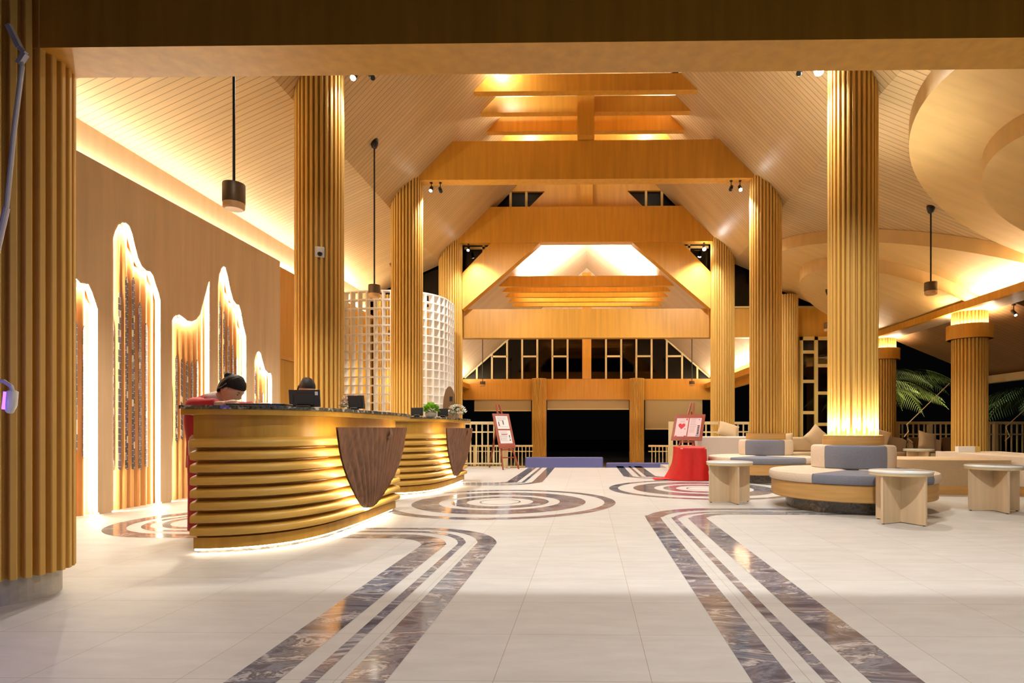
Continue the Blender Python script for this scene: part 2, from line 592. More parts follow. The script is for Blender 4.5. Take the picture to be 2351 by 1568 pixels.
# ------------------------------------------------------------------ floor
def band(b, L, R, z, mi):
    L = smoothpath([(x, y, 0) for x, y in L], 120)
    R = smoothpath([(x, y, 0) for x, y in R], 120)
    vs = [(p.x, p.y, z) for p in L]+[(p.x, p.y, z) for p in R]
    b.mat(mi).add(vs, [(i, i+1, 121+i, 120+i) for i in range(119)])
def ring(b, cx, cy, r0, r1, z, mi, seg=72):
    vs = [(cx+r*math.cos(2*PI*i/seg), cy+r*math.sin(2*PI*i/seg), z) for r in (r0, r1) for i in range(seg)]
    b.mat(mi).add(vs, [(i, seg+i, seg+(i+1) % seg, (i+1) % seg) for i in range(seg)])
fb = MB()
fb.box(-5.9, 11.2, -6, 14.05, -.3, 0)
fb.box(-5.9, -1.9, 14.05, 14.3, -.3, 0)
fb.box(1.9, 11.2, 14.05, 15.4, -.3, 0)
zz = .0012
# right-hand stripe set: runs towards the entrance and curls right under the round sofa
def rpath(x, r, ytop, xe):
    pts = [(x, -2), (x, 1), (x, 3), (x, 4.6), (x, ytop-r*.9)]
    for k in range(1, 7):
        a = PI-PI/2*k/6
        pts.append((x+r+r*math.cos(a), ytop-r+r*math.sin(a)))
    pts += [(x+r+(xe-x-r)*.5, ytop), (xe, ytop)]
    return pts
for (xa, ya, ra), (xb, yb, rb) in [((.605, 6.86, .80), (.76, 6.70, .72)), ((.872, 6.60, .62), (.928, 6.52, .58)), ((1.04, 6.47, .50), (1.235, 6.38, .34))]:
    band(fb, rpath(xa, ra, ya, 3.6), rpath(xb, rb, yb, 3.6), zz, 1)
def mirror(pts, cx2, dy):
    return [(cx2-x, y+dy) for x, y in pts]
for (xa, ya, ra), (xb, yb, rb) in [((.745, 5.46, .80), (.905, 5.38, .70)), ((1.0, 5.30, .62), (1.055, 5.23, .58)), ((1.145, 5.12, .50), (1.335, 4.94, .34))]:
    band(fb, mirror(rpath(xa, ra, ya, 3.6), 0, 0), mirror(rpath(xb, rb, yb, 3.6), 0, 0), zz, 1)
# far stripe sets, running to the steps
def fpath(x, r, yb, xe):
    pts = [(x, 14.04), (x, 13), (x, yb+r*1.1)]
    for k in range(1, 7):
        a = PI/2*k/6
        pts.append((x-r+r*math.cos(a), yb+r-r*math.sin(a)))
    pts += [(x-r-(x-r-xe)*.5, yb), (xe, yb)]
    return pts
for (xa, ya, ra), (xb, yb, rb) in [((-.80, 9.62, .75), (-.98, 9.70, .60)), ((-1.10, 9.80, .5), (-1.16, 9.84, .45)), ((-1.24, 9.93, .4), (-1.43, 10.05, .3))]:
    band(fb, fpath(xa, ra, ya, -3.4), fpath(xb, rb, yb, -3.4), zz, 1)
    band(fb, [(-x-.1, y+1.5 if y < 14 else y) for x, y in fpath(xa, ra, ya-.2, -3.0)], [(-x-.1, y+1.5 if y < 14 else y) for x, y in fpath(xb, rb, yb-.2, -3.0)], zz, 1)
for cx, cy, k in [(-1.12, 7.43, 1), (1.80, 9.15, 1)]:
    for r0, r1 in [(1.33, 1.47), (.76, 1.09), (.42, .62), (.24, .26)]:
        ring(fb, cx, cy, r0*k, r1*k, zz, 1)
# the left set runs behind the near desk and turns back on itself
def upath(yk, n=14):
    c = 5.85
    r = c-yk
    pts = [(-1.6, yk), (-2.6, yk), (-3.6, yk)]
    for k in range(1, n):
        a = -PI/2-PI*k/n
        pts.append((-3.75+r*math.cos(a), c+r*math.sin(a)))
    return pts+[(-3.6, c+r), (-3.0, c+r), (-2.3, c+r)]
for ya, yb in [(4.94, 5.12), (5.23, 5.30), (5.38, 5.46)]:
    band(fb, upath(ya), upath(yb), zz+.0004, 1)
floor = struct(fb.build('floor', [M['tile'], M['marble']]))
struct(MB().box(-14, 24, 14.31, 40, -.75, -.6).build('floor_lower_terrace', M['stone']))
struct(MB().box(-40, 60, 40, 90, -.9, -.7).build('ground', M['ground']))

# ------------------------------------------------------------------ left wall with lit niches
NICHE = [
 [(5.35, 2.9), (5.45, 3.2), (5.55, 3.3), (5.65, 3.25), (5.73, 3.1), (5.80, 2.92), (5.85, 2.80), (5.909, 2.651), (5.959, 2.531), (6.037, 2.483), (6.144, 2.487), (6.199, 2.407), (6.272, 2.234)],
 [(6.44, 3.072), (6.47, 3.165), (6.519, 3.255), (6.581, 3.307), (6.644, 3.319), (6.701, 3.299), (6.747, 3.223), (6.786, 3.108), (6.839, 2.96), (6.894, 2.882), (6.949, 2.856), (7.019, 2.859), (7.076, 2.816), (7.126, 2.705), (7.17, 2.624), (7.2, 2.533)],
 [(7.368, 2.32), (7.399, 2.376), (7.446, 2.413), (7.518, 2.433), (7.584, 2.417), (7.667, 2.387), (7.752, 2.392), (7.831, 2.43), (7.911, 2.511), (7.983, 2.706), (8.066, 2.937), (8.141, 3.047)],
 [(8.296, 3.024), (8.325, 3.157), (8.375, 3.272), (8.436, 3.32), (8.497, 3.312), (8.56, 3.187), (8.623, 3.009), (8.687, 2.874), (8.753, 2.835), (8.83, 2.832), (8.886, 2.737), (8.943, 2.546), (9.0, 2.421), (9.023, 2.357)],
 [(9.213, 2.005), (9.25, 2.114), (9.299, 2.183), (9.361, 2.199), (9.424, 2.171), (9.488, 2.037), (9.553, 1.915), (9.631, 1.88), (9.711, 1.88), (9.752, 1.833), (9.765, 1.738)]]
MOS = [[(6.08, 2.35, .75), (6.228, 2.099, 0.69)], [], [], [], []]
WX, NX = -5.32, -5.425
outer = [(2.5, 0)]
for n in NICHE:
    outer += [(n[0][0], 0)]+n+[(n[-1][0], 0)]
outer += [(10.0, 0), (10.0, 3.83), (2.5, 3.83)]
struct(MB().prism(outer, lambda y, z, x: (x, y, z), WX, NX+.02).build('wall_left', M['wallpanel']))
struct(MB().box(-5.95, -5.66, 2.5, 15.1, 0, 4.42).build('wall_left_backing', M['cove']))
struct(MB().box(-5.66, -5.50, 10.0, 15.1, 0, 3.83).build('wall_left_rear', M['wood']))

def wavy(name, n, idx):
    root = thing('niche_art_panel', idx[0], 'wall art', (0, 0, 0), 0, 'lit wave niches in the left wall')
    y0, y1 = n[0][0]-.02, n[-1][0]+.02
    zt = max(p[1] for p in n)+.04
    pitch = idx[1]
    ph = idx[2]
    cnt = int((y1-y0)/.008)
    def fn(u, v):
        y = y0+(y1-y0)*u
        c = .5+.5*math.cos(2*PI*(y-ph)/pitch)
        return (NX-.02+.045*max(c, 0)**.7, y, v*zt)
    MB().grid(fn, cnt, 2).build('wave_back', M['niche'], root, smooth=True)
    # mosaic ribbons on the crests
    for (yc, zt2, zb2) in idx[3]:
        hw = .019
        b = MB()
        pl = [(yc-hw, zb2+.02), (yc+hw, zb2), (yc+hw, zt2-.05), (yc, zt2+.02), (yc-hw, zt2-.02)]
        b.prism(pl, lambda y, z, x: (x, y, z), NX+.0255, NX+.032)
        b.build('mosaic_strip', M['mosaic'], root)
    # light ribbon behind a slim lip that follows the outline, shining onto the waves
    pts = [(n[0][0], .02)]+list(n)+[(n[-1][0], .02)]
    c2 = [sum(p[0] for p in n)/len(n), 1.2]
    def ribbon(x, a, b_):
        vs, fs = [], []
        m = len(pts)
        for k, p in enumerate(pts):
            q0, q1 = pts[max(k-1, 0)], pts[min(k+1, m-1)]
            dy, dz = q1[0]-q0[0], q1[1]-q0[1]
            L_ = math.hypot(dy, dz)
            ny, nz = dz/L_, -dy/L_
            vs += [(x, p[0]+ny*a, p[1]+nz*a), (x, p[0]+ny*b_, p[1]+nz*b_)]
        fs = [(2*k, 2*k+1, 2*k+3, 2*k+2) for k in range(m-1)]
        return MB().add(vs, fs)
    lp = ribbon(WX-.001, -.001, .019)
    lp.v += [(x-.004, y, z) for x, y, z in lp.v]
    k_ = len(lp.v)//2
    lp.f += [tuple(i+k_ for i in reversed(f_)) for f_ in lp.f]+[(2*k+1, 2*k+3, 2*k+3+k_, 2*k+1+k_) for k in range(k_//2-1)]
    lp.m = [0]*len(lp.f)
    lp.build('lip', M['cove'], root)
    ribbon(WX-.017, .001, .015).build('light_line', M['led_niche'], root)
    return root
wavy('n1', NICHE[0], ('wave-topped wall niche partly hidden by the near column', .105, 6.17, [(5.96, 2.25, .75), (6.065, 2.07, .70), (6.17, 2.02, .61)]))
wavy('n2', NICHE[1], ('tallest glowing niche with six blue mosaic ribbons', .102, 6.54, [(6.54, 2.19, .46), (6.642, 2.50, .455), (6.744, 2.70, .45), (6.846, 2.715, .44), (6.948, 2.44, .435), (7.05, 2.21, .465)]))
wavy('n3', NICHE[2], ('low niche whose wave rises to a tall spike at its far end', .102, 7.47, [(7.47, 1.52, .73), (7.572, 1.88, .76), (7.674, 1.845, .785), (7.776, 1.825, .785), (7.878, 1.84, .785), (7.98, 1.875, .78)]))
wavy('n4', NICHE[3], ('narrow peaked niche behind the bending receptionist', .105, 8.47, [(8.47, 2.78, .835), (8.575, 2.66, .83), (8.68, 2.46, .83), (8.785, 2.19, .83), (8.89, 2.02, .83)]))
wavy('n5', NICHE[4], ('smallest glowing niche, nearest the timber door', .11, 9.39, [(9.39, 1.91, .82), (9.50, 1.57, .82), (9.61, 1.53, .82)]))

# door in the timber rear part of the left wall
d1 = MB()
d1.box(-5.50, -5.47, 10.25, 10.32, 0, 2.25).box(-5.50, -5.47, 11.15, 11.22, 0, 2.25).box(-5.50, -5.47, 10.32, 11.15, 2.18, 2.25)
struct(d1.build('door_1', M['wood']))
struct(MB().box(-5.50, -5.485, 10.33, 11.14, .01, 2.17).build('door_2', M['desk_v']))

# right cove: lip beam, back board
struct(MB().box(6.98, 7.08, Y0, 15.1, 3.16, 3.30).build('trim_1', M['wood']))
struct(MB().box(7.36, 7.55, Y0, 15.1, 3.16, 3.70).box(7.0801, 7.3599, Y0, 15.1, 3.16, 3.20).build('wall_right_cove', M['cove']))

# ------------------------------------------------------------------ ceiling
cb = MB()
def slab(b, pts, t=.12):
    """planar polygon thickened upwards"""
    n = len(pts)
    b.add(list(pts)+[(x, y, z+t) for x, y, z in pts], [tuple(range(n)), tuple(range(2*n-1, n-1, -1))]+[(i, (i+1) % n, (i+1) % n+n, i+n) for i in range(n)])
zl0 = z_left(-5.66)
slab(cb, [(-5.66, Y0, zl0), (KL, Y0, 5.2), (KL, Y1, 5.2), (-5.66, Y1, zl0)])
slab(cb, [(KR, Y0, 5.2), (7.36, Y0, z_right(7.36)), (7.36, Y1, z_right(7.36)), (KR, Y1, 5.2)])
zt = 8.3
ht = nave_hw(zt)
slab(cb, [(KL, Y0, 5.2), (CX-ht, Y0, zt), (CX-ht, Y1, zt), (KL, Y1, 5.2)])
slab(cb, [(CX+ht, Y0, zt), (KR, Y0, 5.2), (KR, Y1, 5.2), (CX+ht, Y1, zt)])
slab(cb, [(CX-ht, Y0, zt), (CX+ht, Y0, zt), (CX+ht, Y1, zt), (CX-ht, Y1, zt)])
struct(cb.build('ceiling', M['plank']))
rb = MB()
ry0, ry1 = 15.35, 23.45
for s in (-1, 1):
    a = (CX+s*5.05, ry0, RZ-5.05*.893), (CX, ry0, RZ), (CX, ry1, RZ), (CX+s*5.05, ry1, RZ-5.05*.893)
    slab(rb, a if s < 0 else a[::-1])
struct(rb.build('ceiling_rear', planks('rear_planks', (.66, .50, .33), .11)))

# round ceiling discs hanging under the right-hand slope
def disc(name, label, cx, cy, r, drop, thick, xmax=7.34):
    pts = []
    for i in range(96):
        a = 2*PI*i/96
        x, y = cx+r*math.cos(a), cy+r*math.sin(a)
        if y > 14.95: y = 14.95
        pts.append((min(x, xmax), y))
    q = [pts[0]]
    for p in pts[1:]:
        if (p[0]-q[-1][0])**2+(p[1]-q[-1][1])**2 > 1e-5: q.append(p)
    b = MB()
    n = len(q)
    lo = [(x, y, z_right(x)-drop) for x, y in q]
    hi = [(x, y, z_right(x)-drop+thick) for x, y in q]
    b.add(lo+hi, [tuple(range(n))[::-1], tuple(range(n, 2*n))]+[(i, (i+1) % n, (i+1) % n+n, i+n) for i in range(n)])
    o = b.build(name, M['disc'])
    return tag(o, label, 'ceiling panel', 'round ceiling panels')
disc('ceiling_disc', 'largest round timber ceiling panel, cut by the portico beam', 6.55, 6.65, 2.57, .25, .245)
disc('ceiling_disc', 'smaller round panel hanging beneath the largest one', 6.30, 6.85, 1.44, .50, .249)
disc('ceiling_disc', 'broad curved panel above the far drum pendant', 8.8, 13.9, 4.80, .25, .245)
disc('ceiling_disc', 'small round panel low beyond the tall lit column', 6.62, 12.85, 1.88, .50, .249)

# ------------------------------------------------------------------ beams and trusses
def beam(name, label, y0, y1, z0, z1, poly=None, cat='beam', group=None, mat_='wood'):
    b = MB()
    p = poly or [(CX-nave_hw(z0), z0), (CX+nave_hw(z0), z0), (CX+nave_hw(z1), z1), (CX-nave_hw(z1), z1)]
    b.prism(p, lambda x, z, y: (x, y, z), y0, y1)
    return tag(b.build(name, M[mat_]), label, cat, group)
tag(MB().box(-3.6, 7.8, 3.10, 3.37, 2.985, 3.9).build('portico_beam', M['wood']), 'wide dark timber beam across the top of the picture', 'beam')
beam('tie_beam', 'deep timber tie beam between the two tall near columns, mostly behind the portico beam', 7.48, 7.73, 5.735, 6.46)
beam('tie_beam', 'deep timber tie beam carrying the king post, between the second pair of columns', 11.18, 11.43, 5.72, 6.46)
bd = beam('tie_beam', 'deep timber tie beam above the white-lit rear ceiling', 14.78, 15.03, 5.67, 6.57)
group_c = 'narrow collar beams high in the nave'
for y, l in [(9.75, 'nearest narrow collar beam, just under the portico beam'), (10.47, 'widest-looking narrow collar beam high in the roof'),
             (11.17, 'collar beam crossed by the top of the king post'), (11.88, 'third collar beam, lowest above the deep tie beam'), (12.6, 'collar beam behind the king post')]:
    beam('collar_beam', l, y, y+.15, 7.0, 7.30, group=group_c)
tag(MB().box(-.20, .12, 11.20, 11.40, 6.46, 6.998).box(-.20, .12, 10.98, 11.16, 6.46, 7.6).build('king_post', M['wood']), 'short square post standing on the king-post tie beam', 'post')
tag(MB().box(-.20, .12, 14.88, 15.079, 6.571, 7.6).build('king_post', M['wood']), 'post between the two dark clerestory windows', 'post')
# knee braces of the far truss: bands that frame the lit rear ceiling
for s, l in ((-1, 'slanting timber brace left of the white-lit ceiling'), (1, 'slanting timber brace right of the white-lit ceiling')):
    p = [(CX+s*3.16, 3.98), (CX+s*1.17, 5.68), (CX+s*2.42, 5.68), (CX+s*3.16, 4.91)]
    beam('knee_brace', l, 14.85, 15.12, 0, 0, p, 'brace')
# clerestory wall above the far tie beam
cw = MB()
for p in ([(CX-nave_hw(6.5), 6.5), (CX+nave_hw(6.5), 6.5), (CX+nave_hw(6.64), 6.64), (CX-nave_hw(6.64), 6.64)],
          [(CX-nave_hw(7.08), 7.08), (CX+nave_hw(7.08), 7.08), (CX+nave_hw(8.3), 8.3), (CX-nave_hw(8.3), 8.3)],
          [(CX-1.50, 6.64), (CX+1.50, 6.64), (CX+1.06, 7.08), (CX-1.06, 7.08)]):
    cw.prism(p, lambda x, z, y: (x, y, z), 15.08, 15.2)
struct(cw.build('wall_clerestory', M['wood']))
for k, s in enumerate((-1, 1)):
    b = MB()
    for x in (1.55, 1.96):
        b.box(CX+s*x-.03, CX+s*x+.03, 15.10, 15.16, 6.6, 7.1)
    r = struct(b.build('window_%d' % (k+3), M['yellow_frame']))
    g = MB()
    g.prism([(CX+s*2.44, 6.6), (CX+s*1.50, 6.6), (CX+s*1.08, 7.1), (CX+s*2.0, 7.1)], lambda x, z, y: (x, y, z), 15.17, 15.18)
    g.build('glass_pane', M['glass'], r)
# small windows outside the braces and clerestory glass over the rear cross beam
for k, s in enumerate((-1, 1)):
    b = MB()
    for x in (2.66,):
        b.box(CX+s*x-.03, CX+s*x+.03, 15.10, 15.15, 4.9, 5.7)
    b.box(min(CX+s*3.16, CX+s*2.4), max(CX+s*3.16, CX+s*2.4), 15.10, 15.15, 5.60, 5.66)
    r = struct(b.build('window_%d' % (k+5), M['yellow_frame']))
    MB().prism([(CX+s*3.3, 4.6), (CX+s*2.2, 5.7), (CX+s*3.3, 5.7)], lambda x, z, y: (x, y, z), 15.17, 15.18).build('glass_pane', M['glass'], r)
r = struct(MB().box(-5.5, -3.4, 15.12, 15.17, 4.05, 4.10).build('window_7', M['yellow_frame']))
MB().prism([(-5.5, 4.06), (-3.3, 4.06), (-3.3, 5.3), (-3.83, 5.25), (-5.5, 4.5)], lambda x, z, y: (x, y, z), 15.18, 15.19).build('glass_pane', M['glass'], r)
r = struct(MB().box(3.3, 7.0, 15.12, 15.17, 4.05, 4.10).build('window_8', M['yellow_frame']))
MB().prism([(3.3, 4.06), (6.4, 4.06), (3.73, 5.25), (3.3, 5.3)], lambda x, z, y: (x, y, z), 15.18, 15.19).build('glass_pane', M['glass'], r)
beam('cross_beam', 'plain deep timber beam below the rear louvres', 15.15, 15.40, 0, 0, [(-5.6, 3.30), (6.95, 3.30), (6.95, 4.05), (-5.6, 4.05)])
# louvre beams in the rear pavilion roof
for i, y in enumerate((17.1, 17.8, 18.5, 19.2, 19.9)):
    hw = 2.68
    beam('louvre_beam', ('topmost', 'second', 'middle', 'fourth', 'lowest')[i]+' of the five thin beams below the white-lit ceiling', y, y+.14, 0, 0,
         [(CX-hw, 5.12), (CX+hw, 5.12), (CX+hw-.27, 5.42), (CX-hw+.27, 5.42)], group='thin louvre beams of the rear roof')

# ------------------------------------------------------------------ rear pavilion
YB = 23.5
beam('cross_beam', 'pale timber beam under the big gable window', YB, YB+.3, 0, 0, [(-5.05, 2.11), (4.95, 2.11), (4.95, 2.95), (-5.05, 2.95)])
wn = MB()
def zg(x): return RZ-abs(x-CX)*.893
for k in range(-8, 9):
    x = .22+abs(k)*.612 if k else 0
    if k == 0: continue
    x = CX+(.22+(abs(k)-.5)*.612+.25)*(1 if k > 0 else -1)
    if zg(x) > 3.1:
        wn.box(x-.035, x+.035, YB+.04, YB+.12, 2.95, zg(x)-.02)
for s in (-1, 1):
    for k in (1, 3, 5):
        xa = .22+(k-.5)*.612+.25
        xb = xa+.612
        a, b_ = sorted((CX+s*xa, CX+s*xb))
        if zg(CX+s*xb) > 3.9:
            wn.box(a, b_, YB+.04, YB+.12, 3.83, 3.90)
    wn.bar((CX+s*4.95, YB+.08, 3.0), (CX+s*.1, YB+.08, zg(.1)-.02), .06)
gw = struct(wn.build('window_1', M['cream']))
MB().prism([(CX-5.0, 2.95), (CX+5.0, 2.95), (CX+2.9, 4.83), (CX-2.9, 4.83)], lambda x, z, y: (x, y, z), YB+.14, YB+.15).build('glass_pane', M['glass'], gw)
struct(MB().prism([(CX-2.92, 4.80), (CX+2.92, 4.80), (CX, RZ)], lambda x, z, y: (x, y, z), YB-.03, YB+.2).build('wall_rear_gable', M['wallpanel']))
tag(MB().box(CX-.18, CX+.18, YB-.04, YB+.2, 2.95, RZ-.2).build('window_post', M['wood']), 'wide timber post in the middle of the big gable window', 'post')
for s in (-1, 1):
    b = MB().box(*sorted((CX+s*5.0, CX+s*5.14)), ry0, YB, 2.35, 2.95)
    b.box(*sorted((CX+s*4.74, CX+s*4.80)), ry0, YB, 2.55, 2.74).box(*sorted((CX+s*4.80, CX+s*5.0)), ry0, YB, 2.55, 2.58)
    struct(b.build('wall_rear_'+('left' if s < 0 else 'right'), M['wood']))
# roller blinds
for x0, x1, z, l in [(-4.6, -2.3, 1.69, 'half-lowered blind left of the two rear columns'), (-1.65, 1.65, 1.75, 'short blind between the two rear columns'), (2.3, 4.6, .95, 'long lowered blind right of the two rear columns')]:
    t = thing('roller_blind', l, 'blind', ((x0+x1)/2, YB+.05, 0), 0, 'roller blinds of the rear pavilion')
    h = (x1-x0)/2
    MB().box(-h, h, 0, .015, z, 2.12).build('fabric', M['blind'], t)
    MB().box(-h, h, -.01, .03, z-.04, z).build('bottom_bar', M['cream'], t)

# ------------------------------------------------------------------ fluted columns
def fluted(r=.30, n=30, z0=0, z1=5.0, depth=.052):
    prof = [(0, -1), (.42, -1), (.45, -.08), (.52, 0), (.90, 0), (.97, -.08)]
    pts = []
    for i in range(n):
        for f, d in prof:
            a = 2*PI*(i+f)/n
            rr = r+(d*depth)
            pts.append((rr*math.cos(a), rr*math.sin(a)))
    b = MB()
    m = len(pts)
    b.add([(x, y, z) for z in (z0, z1) for x, y in pts], [(i, (i+1) % m, (i+1) % m+m, i+m) for i in range(m)]+[tuple(range(m))[::-1], tuple(range(m, 2*m))])
    return b
def column(label, x, y, ztop, z0=0, rz=0, r=.30, base=None, ring_=None, group='fluted timber columns', n=30):
    t = thing('fluted_column', label, 'column', (x, y, z0), rz, group)
    lo = .14 if base else 0
    fluted(r, n, lo, ztop-z0).build('shaft', M['column'], t)
    if base:
        MB().lathe([(base, 0), (base, .142)], 48).build('base', M['stone'], t)
    if ring_:
        rr = MB()
        rr.lathe([(r+.07, ring_), (r+.085, ring_), (r+.085, ring_+.27), (r+.07, ring_+.27), (r+.07, ring_)], 40)
        g = rr.build('collar_ring', M['wood'], t, smooth=False)
        MB().lathe([(r+.035, ring_+.01), (r+.055, ring_+.01), (r+.055, ring_+.20), (r+.035, ring_+.20), (r+.035, ring_+.01)], 32).build('light_line', M['led_niche'], g)
    return t
colA = column('very near dark column with stone base at the left edge', -3.25, 3.19, 3.95, r=.31, base=.25, n=32)
column('left column with the small white camera, beside the first desk', XL, ROWS['near'], 5.85, rz=.05)
column('left column rising behind the overlap of the two desks', XL, ROWS['middle'], 5.85)
column('left column beyond the white lattice screen', XL, ROWS['far'], 5.8)
column('tall right column glowing white at its foot inside the near round sofa', XR, ROWS['near'], 5.85)
column('right column rising from the farther round sofa', XR, ROWS['middle'], 5.85)
column('right column beside the red-draped table and easel', XR, ROWS['far'], 5.8)
column('slim-looking column partly behind the one in the farther round sofa', 5.02, 14.9, 4.3)
column('column mostly hidden behind the white lattice, near the left wall', -5.15, 14.8, 4.3)
column('veranda column with a glowing ring collar, at the right', 7.31, 11.3, 3.16, ring_=2.64)
column('veranda column with a ring collar, peeking out behind the glowing-foot column', 7.31, 14.6, 3.16, ring_=2.64)
column('left one of the two columns framing the dark rear opening', -1.955, 23.35, 2.95, z0=-.6, r=.29)
column('right one of the two columns framing the dark rear opening', 1.95, 23.35, 2.95, z0=-.6, r=.29)

# ------------------------------------------------------------------ reception desks
def rib_profile(z, z0=.121, pitch=.0934):
    """how far the rib stands out at height z (0..1)"""
    f = ((z-z0)/pitch) % 1
    if z > z0+8*pitch-.001: return 0
    if f < .10: return -.75
    if f < .18: return -.75+(f-.10)/.08*1.05
    if f < .24: return .3+(f-.18)/.06*.6
    if f < .76: return .9+.1*math.sin((f-.24)/.52*PI)
    return .9-1.65*((f-.76)/.24)**1.8
def reception_desk(label, group='ribbed reception desks'):
    t = thing('reception_desk', label, 'reception desk', (0, 0, 0), 0, group)
    body = [(-2.93, 4.29), (-2.76, 4.31), (-2.58, 4.38), (-2.42, 4.50), (-2.30, 4.68), (-2.22, 4.95), (-2.185, 5.35), (-2.17, 5.9), (-2.17, 6.55)]
    P = smoothpath([(x, y, 0) for x, y in body], 90)
    def nrm(i):
        d = P[min(i+1, 89)]-P[max(i-1, 0)]
        return Vector((d.y, -d.x, 0)).normalized()
    NN = [nrm(i) for i in range(90)]
    back = [(-2.50, 6.55), (-2.52, 5.6), (-2.58, 5.1), (-2.75, 4.82), (-2.93, 4.72)]
    def wallface(b, zs, off):
        nz = len(zs)
        vs = []
        for z, o in zip(zs, off):
            for i in range(90):
                p = P[i]+NN[i]*o
                vs.append((p.x, p.y, z))
            for x, y in back:
                vs.append((x, y, z))
        m = 90+len(back)
        fs = [(j*m+i, j*m+(i+1) % m, (j+1)*m+(i+1) % m, (j+1)*m+i) for j in range(nz-1) for i in range(m)]
        fs += [tuple(range(m))[::-1], tuple((nz-1)*m+i for i in range(m))]
        b.add(vs, fs)
    zs = [.121+i*.0934/12 for i in range(8*12+1)]
    b = MB()
    wallface(b, zs, [.052*rib_profile(z) for z in zs])
    b.build('ribbed_front', M['desk'], t, smooth=False, autos=50)
    b = MB(); wallface(b, [.04, .121], [0, 0]); b.build('kick_board', M['desk_v'], t)
    b = MB(); wallface(b, [0, .04], [-.05, -.05]); b.build('plinth', M['plinth_marble'], t)
    b = MB(); wallface(b, [.868, 1.035], [0, 0]); b.build('fascia', M['desk_v'], t)
    led = [P[i]+NN[i]*(-.022) for i in range(0, 90, 3)]
    MB().tube([(p.x, p.y, .032) for p in led], .009, 6).build('light_line', M['led_desk'], t)
    top = smoothpath([(-2.985, 4.23, 0), (-2.80, 4.235, 0), (-2.60, 4.29, 0), (-2.40, 4.42, 0), (-2.24, 4.62, 0), (-2.145, 4.92, 0), (-2.10, 5.35, 0), (-2.09, 6.0, 0), (-2.10, 6.6, 0), (-2.17, 7.09, 0)], 60)
    tp = [(p.x, p.y) for p in top]+[(-2.45, 7.05), (-2.80, 6.9), (-2.92, 6.3), (-2.92, 5.6), (-2.96, 5.0)]
    MB().prism(tp, lambda x, y, z: (x, y, z), 1.036, 1.078).build('counter_edge', M['desk_v'], t)
    cen = Vector((-2.55, 5.6))
    tp2 = [(cen.x+(x-cen.x)*1.02, cen.y+(y-cen.y)*1.006) for x, y in tp]
    MB().prism(tp2, lambda x, y, z: (x, y, z), 1.079, 1.105).build('counter_top', M['granite'], t)
    # shell-shaped walnut panel fanning out from its foot
    out = [(4.803, 0.945), (4.86, 0.80), (4.93, 0.669), (5.07, 0.506), (5.26, 0.342), (5.42, 0.235), (5.56, .185), (5.72, 0.192), (5.97, 0.285), (6.32, 0.482), (6.52, 0.709), (6.60, 0.945)]
    foot = (5.62, .10)
    sp = smoothpath([(y, z, 0) for y, z in out], 160)
    b = MB()
    nr = 24
    vs = []
    # sweep from left edge to right edge along the top, lines run from the foot
    tl, tr = out[0], out[-1]
    cols = 170
    def edge_hit(ang):
        best = None
        d = (math.cos(ang), math.sin(ang))
        lo, hi = 0, 3.0
        return d
    poly = [(p.x, p.y) for p in sp]
    def inside_len(ang):
        d = (math.cos(ang), math.sin(ang))
        best = 0
        n = len(poly)
        for i in range(n):
            (x1, y1), (x2, y2) = poly[i], poly[(i+1) % n]
            ex, ey = x2-x1, y2-y1
            den = d[0]*ey-d[1]*ex
            if abs(den) < 1e-9: continue
            tt = ((x1-foot[0])*ey-(y1-foot[1])*ex)/den
            uu = ((x1-foot[0])*d[1]-(y1-foot[1])*d[0])/den
            if tt > 0 and -1e-6 <= uu <= 1+1e-6: best = max(best, tt)
        return best
    def start_len(ang):
        d = (math.cos(ang), math.sin(ang))
        lens = []
        n = len(poly)
        for i in range(n-1):
            (x1, y1), (x2, y2) = poly[i], poly[i+1]
            ex, ey = x2-x1, y2-y1
            den = d[0]*ey-d[1]*ex
            if abs(den) < 1e-9: continue
            tt = ((x1-foot[0])*ey-(y1-foot[1])*ex)/den
            uu = ((x1-foot[0])*d[1]-(y1-foot[1])*d[0])/den
            if tt > 0 and 0 <= uu <= 1: lens.append(tt)
        return min(lens) if lens else .1
    a0 = math.atan2(tl[1]-foot[1], tl[0]-foot[0])
    a1 = math.atan2(tr[1]-foot[1], tr[0]-foot[0])
    # parametrise by height instead: each row spans from left edge to right edge
    left = [(y, z) for y, z in poly if y <= 5.62]
    right = [(y, z) for y, z in poly if y >= 5.62]
    def at(lst, z):
        l = sorted(lst, key=lambda p: p[1])
        for (ya, za), (yb, zb) in zip(l, l[1:]):
            if za <= z <= zb:
                return ya+(yb-ya)*((z-za)/max(zb-za, 1e-9))
        return l[-1][0] if z > l[-1][1] else l[0][0]
    def surf(u, v, th=0):
        z = .186+(.945-.186)*v**1.5
        ya, yb = at(left, z), at(right, z)
        y = ya+(yb-ya)*u
        ang = math.atan2(z-(-.25), y-5.75)
        rib = abs(math.sin(ang*38))
        env = min(1, u*12, (1-u)*12)
        bul = .10*math.sin(PI*min(max(u, 0), 1))*v+.05*v
        return (-2.085+bul+.028*rib*env+th, y-.09, z)
    b.grid(lambda u, v: surf(u, v), cols, 40)
    b.grid(lambda u, v: tuple(Vector(surf(1-u, v))+Vector((-.015, 0, 0))), cols, 40)
    pan = b.build('shell_panel', M['shell'], t, smooth=True)
    for sd, lst in (('l', out[:6]), ('r', out[7:])):
        MB().tube([(-2.105+(.07*((z-.19)/.75)), y-.075+(.10 if sd == 'l' else -.10), z-.03) for y, z in lst], .006, 6).build('light_line', M['led_shell'], pan)
    MB().tube([(-1.915, 5.62, .935), (-1.90, 5.60, .87), (-1.92, 5.57, .84)], [.014, .018, .008], 8).build('carved_tab', M['shell'], pan)
    return t
desk1 = reception_desk('near ribbed timber reception desk with granite top and brown shell panel')
